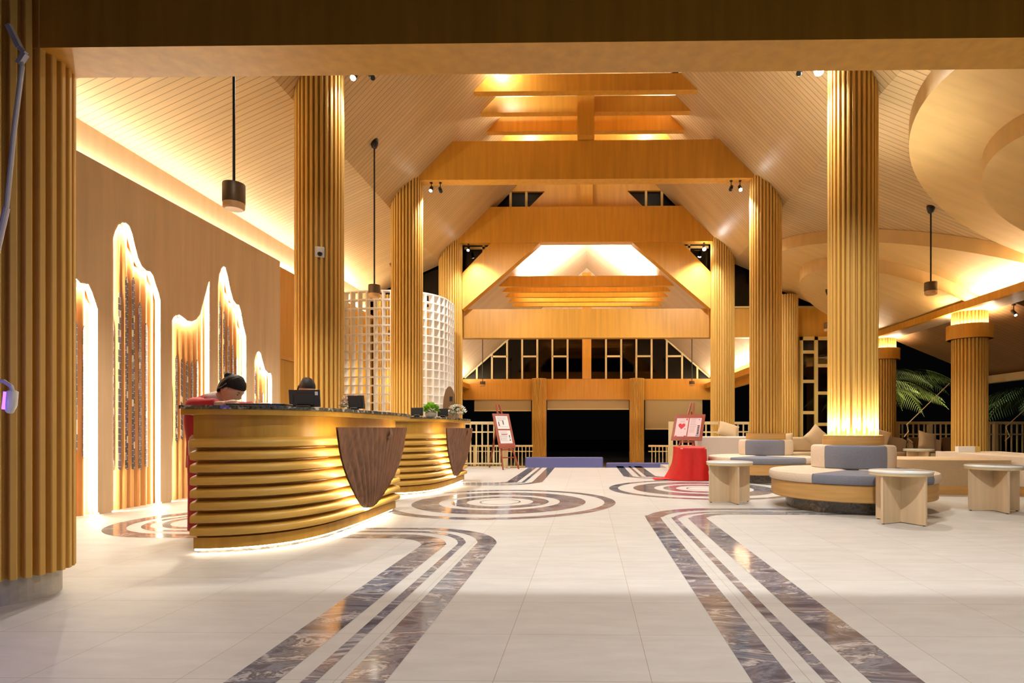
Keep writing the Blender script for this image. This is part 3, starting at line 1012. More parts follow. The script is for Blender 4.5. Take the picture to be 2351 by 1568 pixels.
desk2 = dup(desk1, (-.02, 3.75, 0), None, 'farther ribbed reception desk holding the potted plant and white flowers')

# ------------------------------------------------------------------ counter items
CT = 1.106
def monitor(label, x, y, rz, w=.27, h=.20, tilt=.22, sticker=False):
    t = thing('monitor', label, 'monitor', (x, y, CT), rz, 'monitors on the desks')
    m = MB()
    c, s = math.cos(tilt), math.sin(tilt)
    def T(u, v, q): return (u, q*c+v*s, .035+v*c-q*s)
    m.prism([(-w/2, 0), (w/2, 0), (w/2, h), (-w/2, h)], T, -.012, .012)
    m.prism([(-w*.33, h*.15), (w*.33, h*.15), (w*.30, h*.8), (-w*.30, h*.8)], T, -.024, -.012)
    m.build('screen_housing', M['screen'], t, bevel=.004)
    s_ = MB()
    s_.prism([(-w*.28, 0), (w*.28, 0), (w*.22, h*.35), (-w*.22, h*.35)], lambda u, v, q: (u, -.03-v*.4+q, v), -.006, .006)
    s_.box(-w*.3, w*.3, -.06, .05, 0, .008)
    s_.build('stand', M['black'], t)
    MB().tube([(-w*.25, -.055, .012), (-w*.22, -.062, .04), (w*.22, -.062, .04), (w*.25, -.055, .012)], .004, 6).build('stand_trim', M['chrome'], t)
    if sticker:
        k = MB()
        k.prism([(w*.36, h*.72), (w*.46, h*.72), (w*.46, h*.94), (w*.36, h*.94)], T, -.0135, -.0125)
        k.build('sticker', M['paper'], t)
    return t
monitor('tilted black monitor hiding the seated receptionist\'s face', -2.66, 5.45, math.radians(12), .26, .155, -.2, True)
monitor('small black monitor in front of the cream and pink flowers', -2.37, 5.95, math.radians(-8), .16, .13, -.15)
monitor('black monitor left of the green potted plant', -2.66, 9.05, math.radians(10), .17, .12, -.2)
monitor('black monitor between the plant and the white bouquet', -2.37, 9.5, math.radians(10), .16, .12, -.2)
t = thing('flat_screen', 'thin black screen lying flat at the desk end by the bending receptionist', 'screen', (-2.62, 4.62, CT), math.radians(8))
MB().box(-.22, .22, -.09, .09, .012, .026).build('screen_housing', M['screen'], t, bevel=.004)
MB().box(-.18, .18, -.07, .07, 0, .0118).build('stand', M['chrome'], t)

def leafblob(b, n, R, cz, L, flat=.7, seed=1):
    rnd = random.Random(seed)
    for i in range(n):
        a = rnd.uniform(0, 2*PI)
        e = rnd.uniform(-.2, 1.3)
        d = Vector((math.cos(a)*math.cos(e), math.sin(a)*math.cos(e), math.sin(e)*flat))
        p = d*R*rnd.uniform(.5, 1)+Vector((0, 0, cz))
        s = d.cross(Vector((0, 0, 1))).normalized()*L*.38
        tip = p+d*L*.8+Vector((0, 0, rnd.uniform(-.3, .3)*L))
        mid = (p+tip)/2+Vector((0, 0, L*.15))
        b.add([p, mid+s, tip, mid-s], [(0, 1, 2, 3)])
def blossom(b, c, r, rnd):
    for k in range(7):
        a = 2*PI*k/7+rnd.uniform(0, .5)
        d = Vector((math.cos(a), math.sin(a), rnd.uniform(.1, .6))).normalized()
        s = d.cross(Vector((0, 0, 1))).normalized()*r*.5
        c_ = Vector(c)
        b.add([c_, c_+d*r*.6+s, c_+d*r+Vector((0, 0, r*.3)), c_+d*r*.6-s], [(0, 1, 2, 3)])
    b.ball(c, r*.42, nu=8, nv=6)
def bouquet(name, label, x, y, R, petal, seed, stems=3):
    t = thing(name, label, 'flowers', (x, y, CT), 0, 'flower arrangements')
    MB().lathe([(.035, 0), (.05, .03), (.045, .06), (.05, .065)], 16).build('vase', M['pot'], t, smooth=True)
    b = MB(); leafblob(b, 90, R*.8, .07, .05, .9, seed); b.build('foliage', M['leaf_dark'], t)
    rnd = random.Random(seed)
    b = MB()
    for i in range(44):
        a = rnd.uniform(0, 2*PI); e = rnd.uniform(-.15, 1.4)
        blossom(b, (R*math.cos(a)*math.cos(e), R*math.sin(a)*math.cos(e), .085+R*.9*math.sin(e)), .032, rnd)
    b.build('blossoms', petal, t)
    if stems:
        b = MB()
        for i in range(stems):
            a = rnd.uniform(0, 2*PI)
            b.tube([(0, 0, .1), (.03*math.cos(a), .03*math.sin(a), .18), (.08*math.cos(a), .08*math.sin(a), .26)], .003, 5)
        b.build('stems', M['leaf_dark'], t)
bouquet('flower_bouquet', 'cream and pink flowers behind the small monitor on the near desk', -2.56, 6.28, .105, M['pink_petal'], 3, 0)
bouquet('flower_bouquet', 'white flower bouquet at the far end of the farther desk', -2.20, 9.75, .15, M['petal'], 5)
t = thing('potted_plant', 'bright green plant in a pale round pot on the farther desk', 'plant', (-2.50, 9.25, CT))
MB().lathe([(.05, 0), (.085, .03), (.09, .07), (.08, .105), (.07, .10)], 24).build('pot', M['pot'], t, smooth=True)
b = MB(); leafblob(b, 320, .12, .12, .06, .8, 9); b.build('foliage', M['leaf'], t)

t = thing('bronze_shell_screen', 'arched bronze panel with dark square, standing beyond the farther desk', 'panel', (-2.86, 12.0, 0), math.radians(20))
arch = [(-.13, .0), (.13, 0), (.13, 1.35)]+[(.13*math.cos(a), 1.35+.46*math.sin(a)) for a in [PI*k/16 for k in range(1, 16)]]+[(-.13, 1.35)]
MB().prism(arch, lambda x, z, y: (x, y, z), -.02, .02).build('arched_panel', M['bronze_shell'], t)
MB().box(-.0, .06, -.026, -.021, 1.50, 1.60).build('dark_plate', M['black'], t)

# ------------------------------------------------------------------ people
def skinmesh(name, chains, material, parent, sub=2):
    """chains: list of (points, radii); all welded at shared first points"""
    me = bpy.data.meshes.new(name)
    vs, es, rs = [], [], []
    idx = {}
    def vid(p, r):
        k = tuple(round(c, 4) for c in p)
        if k not in idx:
            idx[k] = len(vs); vs.append(p); rs.append(r)
        return idx[k]
    for pts, rad in chains:
        prev = None
        for p, r in zip(pts, rad):
            i = vid(p, r)
            if prev is not None and prev != i: es.append((prev, i))
            prev = i
    me.from_pydata(vs, es, [])
    o = bpy.data.objects.new(name, me)
    COL.objects.link(o)
    o.parent = parent
    me.materials.append(material)
    sk = o.modifiers.new('skin', 'SKIN')
    sk.use_smooth_shade = True
    if not me.skin_vertices:
        l = me.attributes
    layer = me.skin_vertices[0].data if me.skin_vertices else None
    if layer is None:
        bpy.context.view_layer.objects.active = o
        o.select_set(True)
        bpy.ops.mesh.customdata_skin_add()
        o.select_set(False)
        layer = me.skin_vertices[0].data
    for i, r in enumerate(rs):
        rr = r if isinstance(r, tuple) else (r, r)
        layer[i].radius = rr
    layer[0].use_root = True
    s = o.modifiers.new('sub', 'SUBSURF')
    s.levels = sub
    s.render_levels = sub
    return o
def head(parent, pos, yaw, pitch, roll=0):
    """a head with a face looking along local +X, hair and bun"""
    Mx = Matrix.Translation(pos) @ Matrix.Rotation(yaw, 4, 'Z') @ Matrix.Rotation(pitch, 4, 'Y') @ Matrix.Rotation(roll, 4, 'X')
    def shp(u, v):
        a, p = 2*PI*u, PI*v
        x = math.cos(a)*math.sin(p); y = math.sin(a)*math.sin(p); z = -math.cos(p)
        rx, ry, rz = .098, .074, .118
        if z < 0:
            k = 1+.30*z
            x *= k if x < 0 else (1+.12*z); y *= 1+.38*z*(-z+.4)
        X, Y, Z = x*rx, y*ry, z*rz
        if x > 0:
            X += .022*math.exp(-((Y/.014)**2))*math.exp(-(((Z+.022)/.020)**2))     # nose
            X += .006*math.exp(-((Y/.026)**2))*math.exp(-(((Z+.066)/.012)**2))     # lips
            X += .008*math.exp(-((Y/.025)**2))*math.exp(-(((Z+.098)/.016)**2))     # chin
            X -= .007*math.exp(-(((abs(Y)-.030)/.014)**2))*math.exp(-(((Z-.006)/.014)**2))   # eye sockets
            X += .003*math.exp(-((Y/.045)**2))*math.exp(-(((Z-.03)/.010)**2))
        return (X, Y, Z)
    b = MB(); b.T = Mx
    b.grid(shp, 48, 36, True)
    for s in (-1, 1):
        b.ball((-.005, s*.074, -.012), .022, .75, .35, 1.25)                       # ears
    o = b.build('head', M['skin'], parent, smooth=True)
    for s in (-1, 1):
        e = MB(); e.T = Mx
        e.ball((.083, s*.029, .003), .0062, .8, 1.5, .6)
        e.build('eye', [M['hair']], o, smooth=True)
        e = MB(); e.T = Mx
        e.tube([(.087, s*.015, .024), (.089, s*.030, .029), (.080, s*.045, .025)], .0025, 6)
        e.build('eyebrow', M['hair'], o, smooth=True)
    e = MB(); e.T = Mx
    e.ball((.090, 0, -.066), .010, .7, 1.7, .40)
    e.build('lips', M['lip'], o, smooth=True)
    h = MB(); h.T = Mx
    def hs(u, v):
        a = 2*PI*u
        front = math.cos(a)
        lim = .47-.11*front if front > 0 else .47-.33*front
        p = PI*(1-v*lim*1.0)
        x = math.cos(a)*math.sin(p); y = math.sin(a)*math.sin(p); z = -math.cos(p)
        k = 1.09+.012*math.sin(a*14)
        if front > .2: k = 1.09-.03*v
        return (x*.100*k-.004, y*.076*k*1.02, z*.120*k)
    h.grid(hs, 56, 20, True)
    h.ball((-.098, 0, .062), .038, .9, 1, .9)                                      # bun
    h.tube([(-.02, -.078, .03), (-.03, -.083, -.02), (-.06, -.070, -.06)], [.012, .010, .004], 6)
    h.build('hair', M['hair'], parent, smooth=True)
    return o
def hand(b, wrist, d, up, side=1, s=1.0):
    """five fingered hand; d = pointing direction, up = back of the hand"""
    d, up = Vector(d).normalized(), Vector(up).normalized()
    x = d.cross(up).normalized()*side
    W = Vector(wrist)
    b.tube([W, W+d*.03, W+d*.06, W+d*.085], [.020*s, .028*s, .032*s, .028*s], 8)
    for k, (o, L) in enumerate([(-.024, .060), (-.008, .070), (.008, .066), (.023, .052)]):
        p = W+d*.078+x*o
        b.tube([p, p+d*L*.45-up*.004, p+d*L*.8-up*.016, p+d*L-up*.026], [.0085*s, .008*s, .0072*s, .005*s], 6)
    p = W+d*.028-x*.022
    b.tube([p, p+d*.022-x*.020, p+d*.048-x*.026-up*.006], [.011*s, .0095*s, .006*s], 6)

# receptionist bending over the near end of the desk
t = thing('person', 'person in red uniform bending low over the near desk end', 'person', (0, 0, 0))
hip = (-3.33, 5.02, .86); chest = (-3.33, 4.98, 1.10); neckb = (-3.22, 4.97, 1.185)
skinmesh('body', [([hip, (-3.345, 5.0, .98), chest, neckb, (-3.15, 4.97, 1.215), (-3.11, 4.97, 1.24)], [.10, .10, .10, .055, .045, .045]),
                  ([chest, (-3.30, 4.81, 1.12), (-3.18, 4.74, 1.11), (-3.02, 4.72, 1.135), (-2.96, 4.72, 1.137)], [.08, .045, .036, .026, .022]),
                  ([chest, (-3.30, 5.16, 1.12), (-3.18, 5.24, 1.11), (-3.02, 5.22, 1.135), (-2.96, 5.2, 1.137)], [.08, .045, .036, .026, .022]),
                  ([hip, (-3.33, 4.93, .80), (-3.31, 4.92, .46), (-3.34, 4.92, .08), (-3.25, 4.92, .035)], [.10, .085, .055, .036, .03]),
                  ([hip, (-3.33, 5.11, .80), (-3.31, 5.12, .46), (-3.34, 5.12, .08), (-3.25, 5.12, .035)], [.10, .085, .055, .036, .03])], M['skin'], t)
def clothes(name, tubes, parent):
    b = MB()
    for pts, rad in tubes:
        n = max(8, len(pts)*4)
        P_ = smoothpath(pts, n)
        rr = []
        for k in range(n):
            q = k/(n-1)*(len(rad)-1)
            a = min(int(q), len(rad)-2)
            rr.append(rad[a]+(rad[a+1]-rad[a])*(q-a))
        b.tube(P_, rr, 18)
    return b.build(name, M['uniform'], parent, smooth=True)
clothes('uniform_tunic', [([(-3.33, 5.02, .60), (-3.33, 5.02, .80), (-3.35, 5.0, .98), (-3.325, 4.985, 1.10), (-3.235, 4.975, 1.185)], [.14, .138, .125, .125, .068]),
    ([(-3.31, 4.92, 1.12), (-3.28, 4.81, 1.13), (-3.16, 4.74, 1.13), (-3.04, 4.722, 1.14)], [.085, .06, .05, .04]),
    ([(-3.31, 5.06, 1.12), (-3.28, 5.16, 1.13), (-3.16, 5.24, 1.13), (-3.04, 5.222, 1.14)], [.085, .06, .05, .04])], t)
clothes('uniform_trousers', [([(-3.325, 4.96, .70), (-3.315, 4.935, .46), (-3.33, 4.93, .07)], [.10, .085, .075]),
    ([(-3.325, 5.08, .70), (-3.315, 5.105, .46), (-3.33, 5.11, .07)], [.10, .085, .075])], t)
head(t, (-3.055, 4.965, 1.275), 0, math.radians(42))
b = MB(); hand(b, (-2.955, 4.72, 1.14), (1, .1, -.02), (0, 0, 1), 1); b.build('hand', M['skin'], t, smooth=True)
b = MB(); hand(b, (-2.955, 5.2, 1.14), (1, -.1, -.02), (0, 0, 1), -1); b.build('hand', M['skin'], t, smooth=True)
b = MB(); b.tube([(-3.235, 4.97, 1.165), (-3.20, 4.97, 1.185), (-3.165, 4.97, 1.205)], [.082, .070, .058], 14); b.build('scarf', M['collar'], t, smooth=True)

# seated receptionist behind the monitor
t = thing('person', 'dark-haired person in red, seated behind the tilted monitor', 'person', (0, 0, 0))
hip = (-3.14, 6.42, .62); chest = (-3.10, 6.38, 1.02)
skinmesh('body', [([hip, (-3.13, 6.42, .82), chest, (-3.08, 6.35, 1.18), (-3.055, 6.32, 1.25)], [.11, .10, .105, .05, .045]),
                  ([chest, (-3.25, 6.30, 1.08), (-3.28, 6.15, .98), (-3.05, 6.0, 1.12), (-2.92, 5.92, 1.135)], [.08, .045, .038, .028, .022]),
                  ([chest, (-2.95, 6.42, 1.08), (-2.88, 6.30, 1.05), (-2.84, 6.15, 1.13), (-2.80, 6.02, 1.135)], [.08, .045, .038, .028, .022]),
                  ([hip, (-3.10, 6.12, .62), (-3.10, 6.0, .34), (-3.08, 5.98, .06), (-3.05, 5.88, .03)], [.11, .08, .055, .036, .03]),
                  ([hip, (-2.96, 6.30, .62), (-2.88, 6.12, .34), (-2.88, 6.1, .06), (-2.85, 6.0, .03)], [.11, .08, .055, .036, .03])], M['skin'], t)
clothes('uniform_tunic', [([(-3.13, 6.42, .56), (-3.13, 6.42, .82), (-3.10, 6.38, 1.02), (-3.085, 6.355, 1.16)], [.135, .12, .13, .07]),
    ([(-3.14, 6.36, 1.06), (-3.24, 6.31, 1.06), (-3.27, 6.16, 1.0), (-3.12, 6.05, 1.10)], [.08, .062, .052, .042]),
    ([(-3.04, 6.40, 1.06), (-2.96, 6.41, 1.06), (-2.90, 6.30, 1.06), (-2.85, 6.18, 1.12)], [.08, .062, .052, .042])], t)
head(t, (-3.045, 6.28, 1.36), math.radians(-48), math.radians(28))
b = MB(); hand(b, (-2.93, 5.93, 1.138), (.8, -.6, -.05), (0, 0, 1), 1); b.build('hand', M['skin'], t, smooth=True)
b = MB(); hand(b, (-2.80, 6.03, 1.138), (.3, -1, -.05), (0, 0, 1), -1); b.build('hand', M['skin'], t, smooth=True)
t = thing('stool', 'stool under the seated receptionist, behind the near desk', 'stool', (-3.14, 6.46, 0))
MB().lathe([(.17, .44), (.18, .46), (.17, .50), (.01, .505)], 24).build('seat', M['black'], t, smooth=True)
MB().lathe([(.16, 0), (.16, .02), (.03, .03), (.025, .44)], 24).build('pedestal', M['chrome'], t)

# ------------------------------------------------------------------ white lattice screen
lat = smoothpath([(-5.42, 12.62, 0), (-4.9, 12.50, 0), (-4.3, 12.45, 0), (-3.85, 12.52, 0), (-3.5, 12.78, 0), (-3.30, 13.2, 0), (-3.26, 13.85, 0)], 73)
b = MB()
D = .075
NL = []
for i in range(73):
    d = (lat[min(i+1, 72)]-lat[max(i-1, 0)]).normalized()
    NL.append(Vector((d.y, -d.x, 0)))
for i in range(0, 73, 4):
    p, n = lat[i], NL[i]
    tt = Vector((-n.y, n.x, 0))*.014
    vs = [p-n*D-tt, p-n*D+tt, p+n*D+tt, p+n*D-tt]
    b.add([(v.x, v.y, z) for z in (0, 3.885) for v in vs], [(0, 3, 2, 1), (4, 5, 6, 7), (0, 1, 5, 4), (1, 2, 6, 5), (2, 3, 7, 6), (3, 0, 4, 7)])
for k in range(22):
    z = k*.184+.01
    zt2 = z+.026
    vs, fs = [], []
    for i in range(0, 73, 2):
        p, n = lat[i], NL[i]
        a, c = p-n*(D-.004), p+n*(D-.004)
        vs += [(a.x, a.y, z), (c.x, c.y, z), (c.x, c.y, zt2), (a.x, a.y, zt2)]
    m = len(vs)//4
    for i in range(m-1):
        for q in range(4):
            fs.append((4*i+q, 4*i+(q+1) % 4, 4*i+4+(q+1) % 4, 4*i+4+q))
    fs += [(0, 1, 2, 3), (4*m-1, 4*m-2, 4*m-3, 4*m-4)]
    b.add(vs, fs)
tag(b.build('lattice_screen', M['lattice']), 'curved white lattice screen of square cells behind the reception desks', 'screen')
# wall behind the lattice
struct(MB().prism([(-5.5, 1.45), (-3.3, 1.45), (-3.3, 3.30), (-5.5, 3.30)], lambda x, z, y: (x, y, z), 15.16, 15.3).build('wall_behind_lattice', M['wallpanel']))
g = struct(MB().box(-5.5, -3.3, 15.18, 15.24, 1.38, 1.45).box(-4.5, -4.42, 15.18, 15.24, 0, 1.4).build('window_9', M['yellow_frame']))
MB().box(-5.5, -3.3, 15.25, 15.26, 0, 1.4).build('glass_pane', M['glass'], g)

# ------------------------------------------------------------------ pendants
def pendant(label, x, y, z, ztop, r=.10, h=.25, sc=1):
    t = thing('drum_pendant', label, 'pendant lamp', (x, y, z), 0, 'black drum pendants')
    MB().lathe([(r*.98, .06), (r, .065), (r, h-.01), (r*.97, h), (.02, h)], 32).build('drum', M['bronze'], t, smooth=False, autos=40)
    MB().lathe([(.01, .005), (r*.80, 0), (r*.96, .012), (r*.97, .06), (.01, .062)], 32).build('wood_ring', M['drum_ring'], t, smooth=False, autos=40)
    MB().tube([(0, 0, h), (0, 0, ztop-z)], .013, 10).build('rod', M['black'], t)
    MB().lathe([(.014, ztop-z-.11), (.04, ztop-z-.09), (.062, ztop-z-.02), (.062, ztop-z+.05)], 20).build('canopy', M['black'], t, smooth=True)
    return t
pendant('black drum pendant hanging above the near desk, its rod running behind the portico beam', -3.46, 5.65, 3.075, z_left(-3.46) if -3.46 < KL else 5.2+(3.78-3.41)/.98, .10, .25)
pendant('black drum pendant in front of the white lattice', -3.46, 9.4, 3.06, 5.2+(3.78-3.41)/.98, .095, .20)
pendant('black drum pendant over the lounge, before the lit curved ceiling panel', 5.47, 9.4, 3.07, z_right(5.47), .095, .20)
pendant('drum pendant mostly hidden behind the glowing-foot column', 5.36, 13.1, 3.10, z_right(5.36)-.50, .095, .20)
pendant('drum pendant glimpsed through the white lattice', -4.62, 13.7, 3.05, z_left(-4.62), .095, .20)
pendant('small pendant left of the big gable window', -3.62, 20, 2.40, RZ-3.57*.893-.02, .095, .17)
pendant('small pendant right of the big gable window', 3.55, 20, 2.40, RZ-3.60*.893-.02, .095, .17)

# ------------------------------------------------------------------ spot fittings
def spotlight(label, x, y, z, rz, lit, big=1, beam_z=None):
    t = thing('spotlight', label, 'spotlight', (x, y, z), rz, 'spotlights under the beams')
    h = (beam_z or z+.16)-z
    MB().box(-.022, .022, -.022, .022, h-.018, h).build('mount_plate', M['black'], t)
    MB().tube([(0, 0, .0), (0, 0, h-.015)], .007, 8).build('stem', M['black'], t)
    b = MB()
    b.T = Matrix.Rotation(math.radians(-42), 4, 'X')
    b.lathe([(.030, -.075), (.034, -.07), (.034, .05), (.028, .06)], 20)
    c = b.build('lamp_can', M['black'], t, smooth=False, autos=40)
    if lit:
        b = MB()
        b.T = Matrix.Rotation(math.radians(-42), 4, 'X')
        b.ball((0, 0, -.078), .029*big, 1, 1, .5)
        b.build('lens', M['bulb'] if lit == 2 else M['bulb_far'], c, smooth=True)
    return t
spotlight('glaring white spotlight by the camera-bearing left column', -3.05, 7.58, 5.545, 0, 2, 1.2, 5.735)
spotlight('unlit black spotlight just right of the glaring one on the left', -2.84, 7.6, 5.56, .8, 0, 1, 5.735)
spotlight('brightest glaring spotlight beside the tall glowing-foot column', 2.96, 7.58, 5.58, 0, 2, 2.2, 5.735)
spotlight('unlit spotlight left of the brightest one', 2.74, 7.6, 5.56, -.6, 0, 1, 5.735)
spotlight('lit spotlight under the king-post beam, left end', -3.045, 11.3, 5.60, 0, 1, 1, 5.72)
spotlight('unlit spotlight under the king-post beam, left end', -2.87, 11.3, 5.58, .5, 0, 1, 5.72)
spotlight('unlit spotlight under the king-post beam, right end', 2.76, 11.3, 5.58, -.5, 0, 1, 5.72)
spotlight('lit spotlight under the king-post beam, right end', 2.93, 11.3, 5.58, 0, 2, 1.1, 5.72)
spotlight('lit spotlight at the left end of the far tie beam', -3.06, 14.9, 5.55, 0, 1, 1.1, 5.67)
spotlight('lit spotlight at the right end of the far tie beam', 2.95, 14.9, 5.55, 0, 2, 1.6, 5.67)
for x, y, l in [(-1.66, 10.4, 'dark spotlight on the left end of the top collar beam'), (1.56, 10.4, 'dark spotlight on the right end of the top collar beam'),
                (-1.5, 11.8, 'dark spotlight left, between the lower collar beams'), (1.44, 11.8, 'dark spotlight right, between the lower collar beams')]:
    t = thing('spotlight', l, 'spotlight', (x, y+.14, 7.33), 0, 'spotlights on the collar beams')
    b = MB(); b.T = Matrix.Rotation(math.radians(70), 4, 'Y')
    b.lathe([(.030, -.075), (.034, -.07), (.034, .05), (.028, .06)], 16); b.build('lamp_can', M['black'], t)
    MB().box(-.02, .02, -.02, .02, -.03, 0).build('mount_plate', M['black'], t)

# security camera on the left column
t = thing('security_camera', 'small white security camera on the left column', 'camera', (-3.39, 7.325, 3.17), math.radians(25))
MB().box(-.055, .055, -.005, .02, -.065, .065).build('mount_plate', M['plastic'], t, bevel=.006)
MB().box(-.03, .035, -.06, -.005, -.02, .05).build('housing', M['plastic'], t, bevel=.008)
MB().ball((0, -.035, -.035), .03).build('dome_lens', M['black'], t, smooth=True)

# ------------------------------------------------------------------ round sofas
def sector(b, r0, r1, z0, z1, a0, a1, bev=.025, seg=24, c=(0, 0)):
    prof = [(r0, z0), (r1-bev*.4, z0), (r1, z0+bev*.5), (r1+.004, (z0+z1)/2), (r1, z1-bev), (r1-bev*.35, z1-bev*.3), (r1-bev, z1), (r0+bev, z1+.004), (r0+.003, z1-bev*.6), (r0, z0)]
    b.lathe(prof, seg, c, a0, a1)
def round_sofa(label, x, y, cx, cy):
    """x, y = seat centre; cx, cy = column centre relative to it"""
    t = thing('round_sofa', label, 'sofa', (x, y, 0), 0, 'round sofas wrapped around columns')
    R = .91
    MB().lathe([(.74, 0), (.74, .145)], 64).build('marble_plinth', M['plinth_marble'], t)
    MB().lathe([(R-.01, .14), (R, .15), (R, .325), (R-.01, .33)], 96).build('wooden_base', M['sofa_wood'], t, autos=40)
    f = math.radians
    secs = [(-138, -53, 'blue'), (-210, -138.6, 'beige'), (-52.4, 15, 'beige'), (15.6, 90, 'blue'), (90.6, 149.4, 'beige')]
    for a0, a1, c in secs:
        b = MB(); sector(b, .10, R+.025, .332, .437, f(a0), f(a1))
        o = b.build('seat_cushion', M[c], t, smooth=False, autos=35, bevel=0)
        o['label'] = c.replace('blue', 'grey-blue')+' seat cushion'
    # backrest ring round the column
    bx, by = cx, cy
    for a0, a1, c in [(-153, -65, 'blue'), (-212, -153.8, 'beige'), (-64.2, -10, 'beige'), (-9.4, 70, 'blue'), (70.6, 147.4, 'beige')]:
        b = MB(); sector(b, .335, .50, .438, .725, f(a0), f(a1), .03, 16, (bx, by))
        o = b.build('back_cushion', M[c], t, autos=35)
        o['label'] = c.replace('blue', 'grey-blue')+' back cushion'
    MB().lathe([(.362, 0), (.366, .85), (.345, .85), (.345, .0)], 64, (cx, cy)).build('wooden_collar', M['sofa_wood'], t, autos=40)
    return t
SX, SY = 3.17, 7.10
s1 = round_sofa('near round sofa with grey-blue and beige cushions, behind the foreground table', SX, SY, XR-SX, ROWS['near']-SY)
s2 = dup(s1, (3.17, 10.80, 0), 0, 'farther round sofa behind the red-draped table and small round table')
MB().lathe([(.318, .79), (.338, .79), (.338, .81), (.318, .81), (.318, .79)], 48, (XR-SX, ROWS['near']-SY)).build('light_line', mat('led_strip_column', (1, .9, .7), .5, emit=(1, .84, .55), strength=60), s1)

# ------------------------------------------------------------------ round side tables
def side_table(label, x, y, rz, z=.52, r=.29):
    t = thing('side_table', label, 'table', (x, y, 0), rz, 'round side tables on crossed panels')
    MB().lathe([(.01, z-.022), (r-.006, z-.022), (r, z-.016), (r, z-.006), (r-.008, z), (.01, z)], 64).build('stone_top', M['top'], t, autos=40)
    MB().lathe([(.01, z-.045), (r-.006, z-.045), (r-.004, z-.0225), (.01, z-.0225)], 64).build('top_rim', M['oak_edge'], t, autos=40)
    for k in range(2):
        b = MB()
        if k == 0: b.box(-r*.93, r*.93, -.012, .012, .008, z-.0455)
        else: b.box(-.012, .012, -r*.93, -.0121, .008, z-.0455).box(-.012, .012, .0121, r*.93, .008, z-.0455)
        b.build('leg_panel', M['oak'], t)
    b = MB()
    for a in range(4):
        b.lathe([(.012, 0), (.012, .0079)], 10, (r*.85*math.cos(a*PI/2), r*.85*math.sin(a*PI/2)))
    b.build('feet', M['black'], t)
    return t
f = math.radians
t1 = side_table('round side table nearest the red-draped table', 1.80, 7.46, f(10))
dup(t1, (3.11, 5.86, 0), f(26), 'round side table in front of the near round sofa')
dup(t1, (4.62, 6.72, 0), f(-5), 'round side table at the right edge of the floor')
dup(t1, (6.85, 12.2, 0), f(10), 'small-looking round table in front of the rattan armchairs')

# ------------------------------------------------------------------ red draped table and easels
t = thing('draped_table', 'low table covered by a bright red cloth beside the easel', 'table', (1.90, 10.98, 0))
def drape(u, v):
    a = 2*PI*u
    e = 6
    c, s = math.cos(a), math.sin(a)
    k = (abs(c)**e+abs(s)**e)**(-1/e)
    wx, wy = .255*c*k, .50*s*k
    if v < .3:
        q = v/.3
        return (wx*q, wy*q, .60+.002*math.sin(9*wx*q))
    q = (v-.3)/.7
    fl = 1+.16*q*q+.06*q*math.sin(a*9)+.04*q*math.sin(a*17+1)
    fl += .62*q*q*math.exp(-((a-PI*1.0)/.7)**2)
    return (wx*fl, wy*(1+.06*q+.03*q*math.sin(a*9)), .598-.592*q+.012*math.sin(a*6)*q*(1-q))
MB().grid(drape, 120, 40, True).build('tablecloth', M['red_cloth'], t, smooth=True)
b = MB()
for sx in (-1, 1):
    for sy in (-1, 1):
        b.box(sx*.20-.02, sx*.20+.02, sy*.43-.02, sy*.43+.02, 0, .57)
b.box(-.235, .235, -.48, .48, .57, .59).build('table_frame', M['oak'], t)
def train(u, v):
    return (-.27-.42*u, -.30+.45*v-.1*u, .006+.02*abs(math.sin(u*9+v*4))*(1-u)+.004)
MB().grid(train, 24, 12).build('cloth_train', M['red_cloth'], t, smooth=True)

def easel(label, x, y, rz, lean, bw, bh, zb, pages, group='easels with posters'):
    t = thing('easel', label, 'easel', (x, y, 0), rz, group)
    sl, cl = math.sin(lean), math.cos(lean)
    def T(u, v, q): return (u, v*sl+q*cl, v*cl-q*sl)
    H_ = 1.52/cl
    for s in (-1, 1):
        b = MB(); b.bar(T(s*.22, .0, .03), T(s*.035, H_, .03), .03); b.build('leg', M['mahogany'], t)
    b = MB(); b.bar(T(0, H_*.88, .05), (0, .95, 0.0), .028); b.build('leg', M['mahogany'], t)
    b = MB(); b.bar(T(-.17, .30, .035), T(.17, .30, .035), .025); b.bar(T(-.15, zb/cl-.03, .0), T(.15, zb/cl-.03, .0), .03)
    b.build('cross_bar', M['mahogany'], t)
    v0 = zb/cl
    b = MB(); b.prism([(-bw/2, v0), (bw/2, v0), (bw/2, v0+bh), (-bw/2, v0+bh)], T, -.012, .008)
    bo = b.build('board', M['mahogany'], t)
    for (u0, u1, a0, a1, m, marks) in pages:
        b = MB(); b.prism([(u0, v0+a0), (u1, v0+a0), (u1, v0+a1), (u0, v0+a1)], T, -.0145, -.0125)
        p = b.build('poster', M[m], bo)
        for mm, polys in marks.items():
            b = MB()
            for pl in polys:
                b.prism([(u0+(u1-u0)*a, v0+a0+(a1-a0)*c) for a, c in pl], T, -.0155, -.0147)
            b.build('print', M[mm], p)
    return t
def rect(a, b, c, d): return [(a, b), (c, b), (c, d), (a, d)]
heart = [(.5+.30*math.sin(k)**3, .57+.155*(13*math.cos(k)-5*math.cos(2*k)-2*math.cos(3*k)-math.cos(4*k))/13) for k in [2*PI*i/28 for i in range(28)]][::-1]
rn = random.Random(4)
txt1 = [rect(.15, .90-.0, .85, .915), rect(.3, .82, .7, .84), rect(.25, .77, .75, .785)]
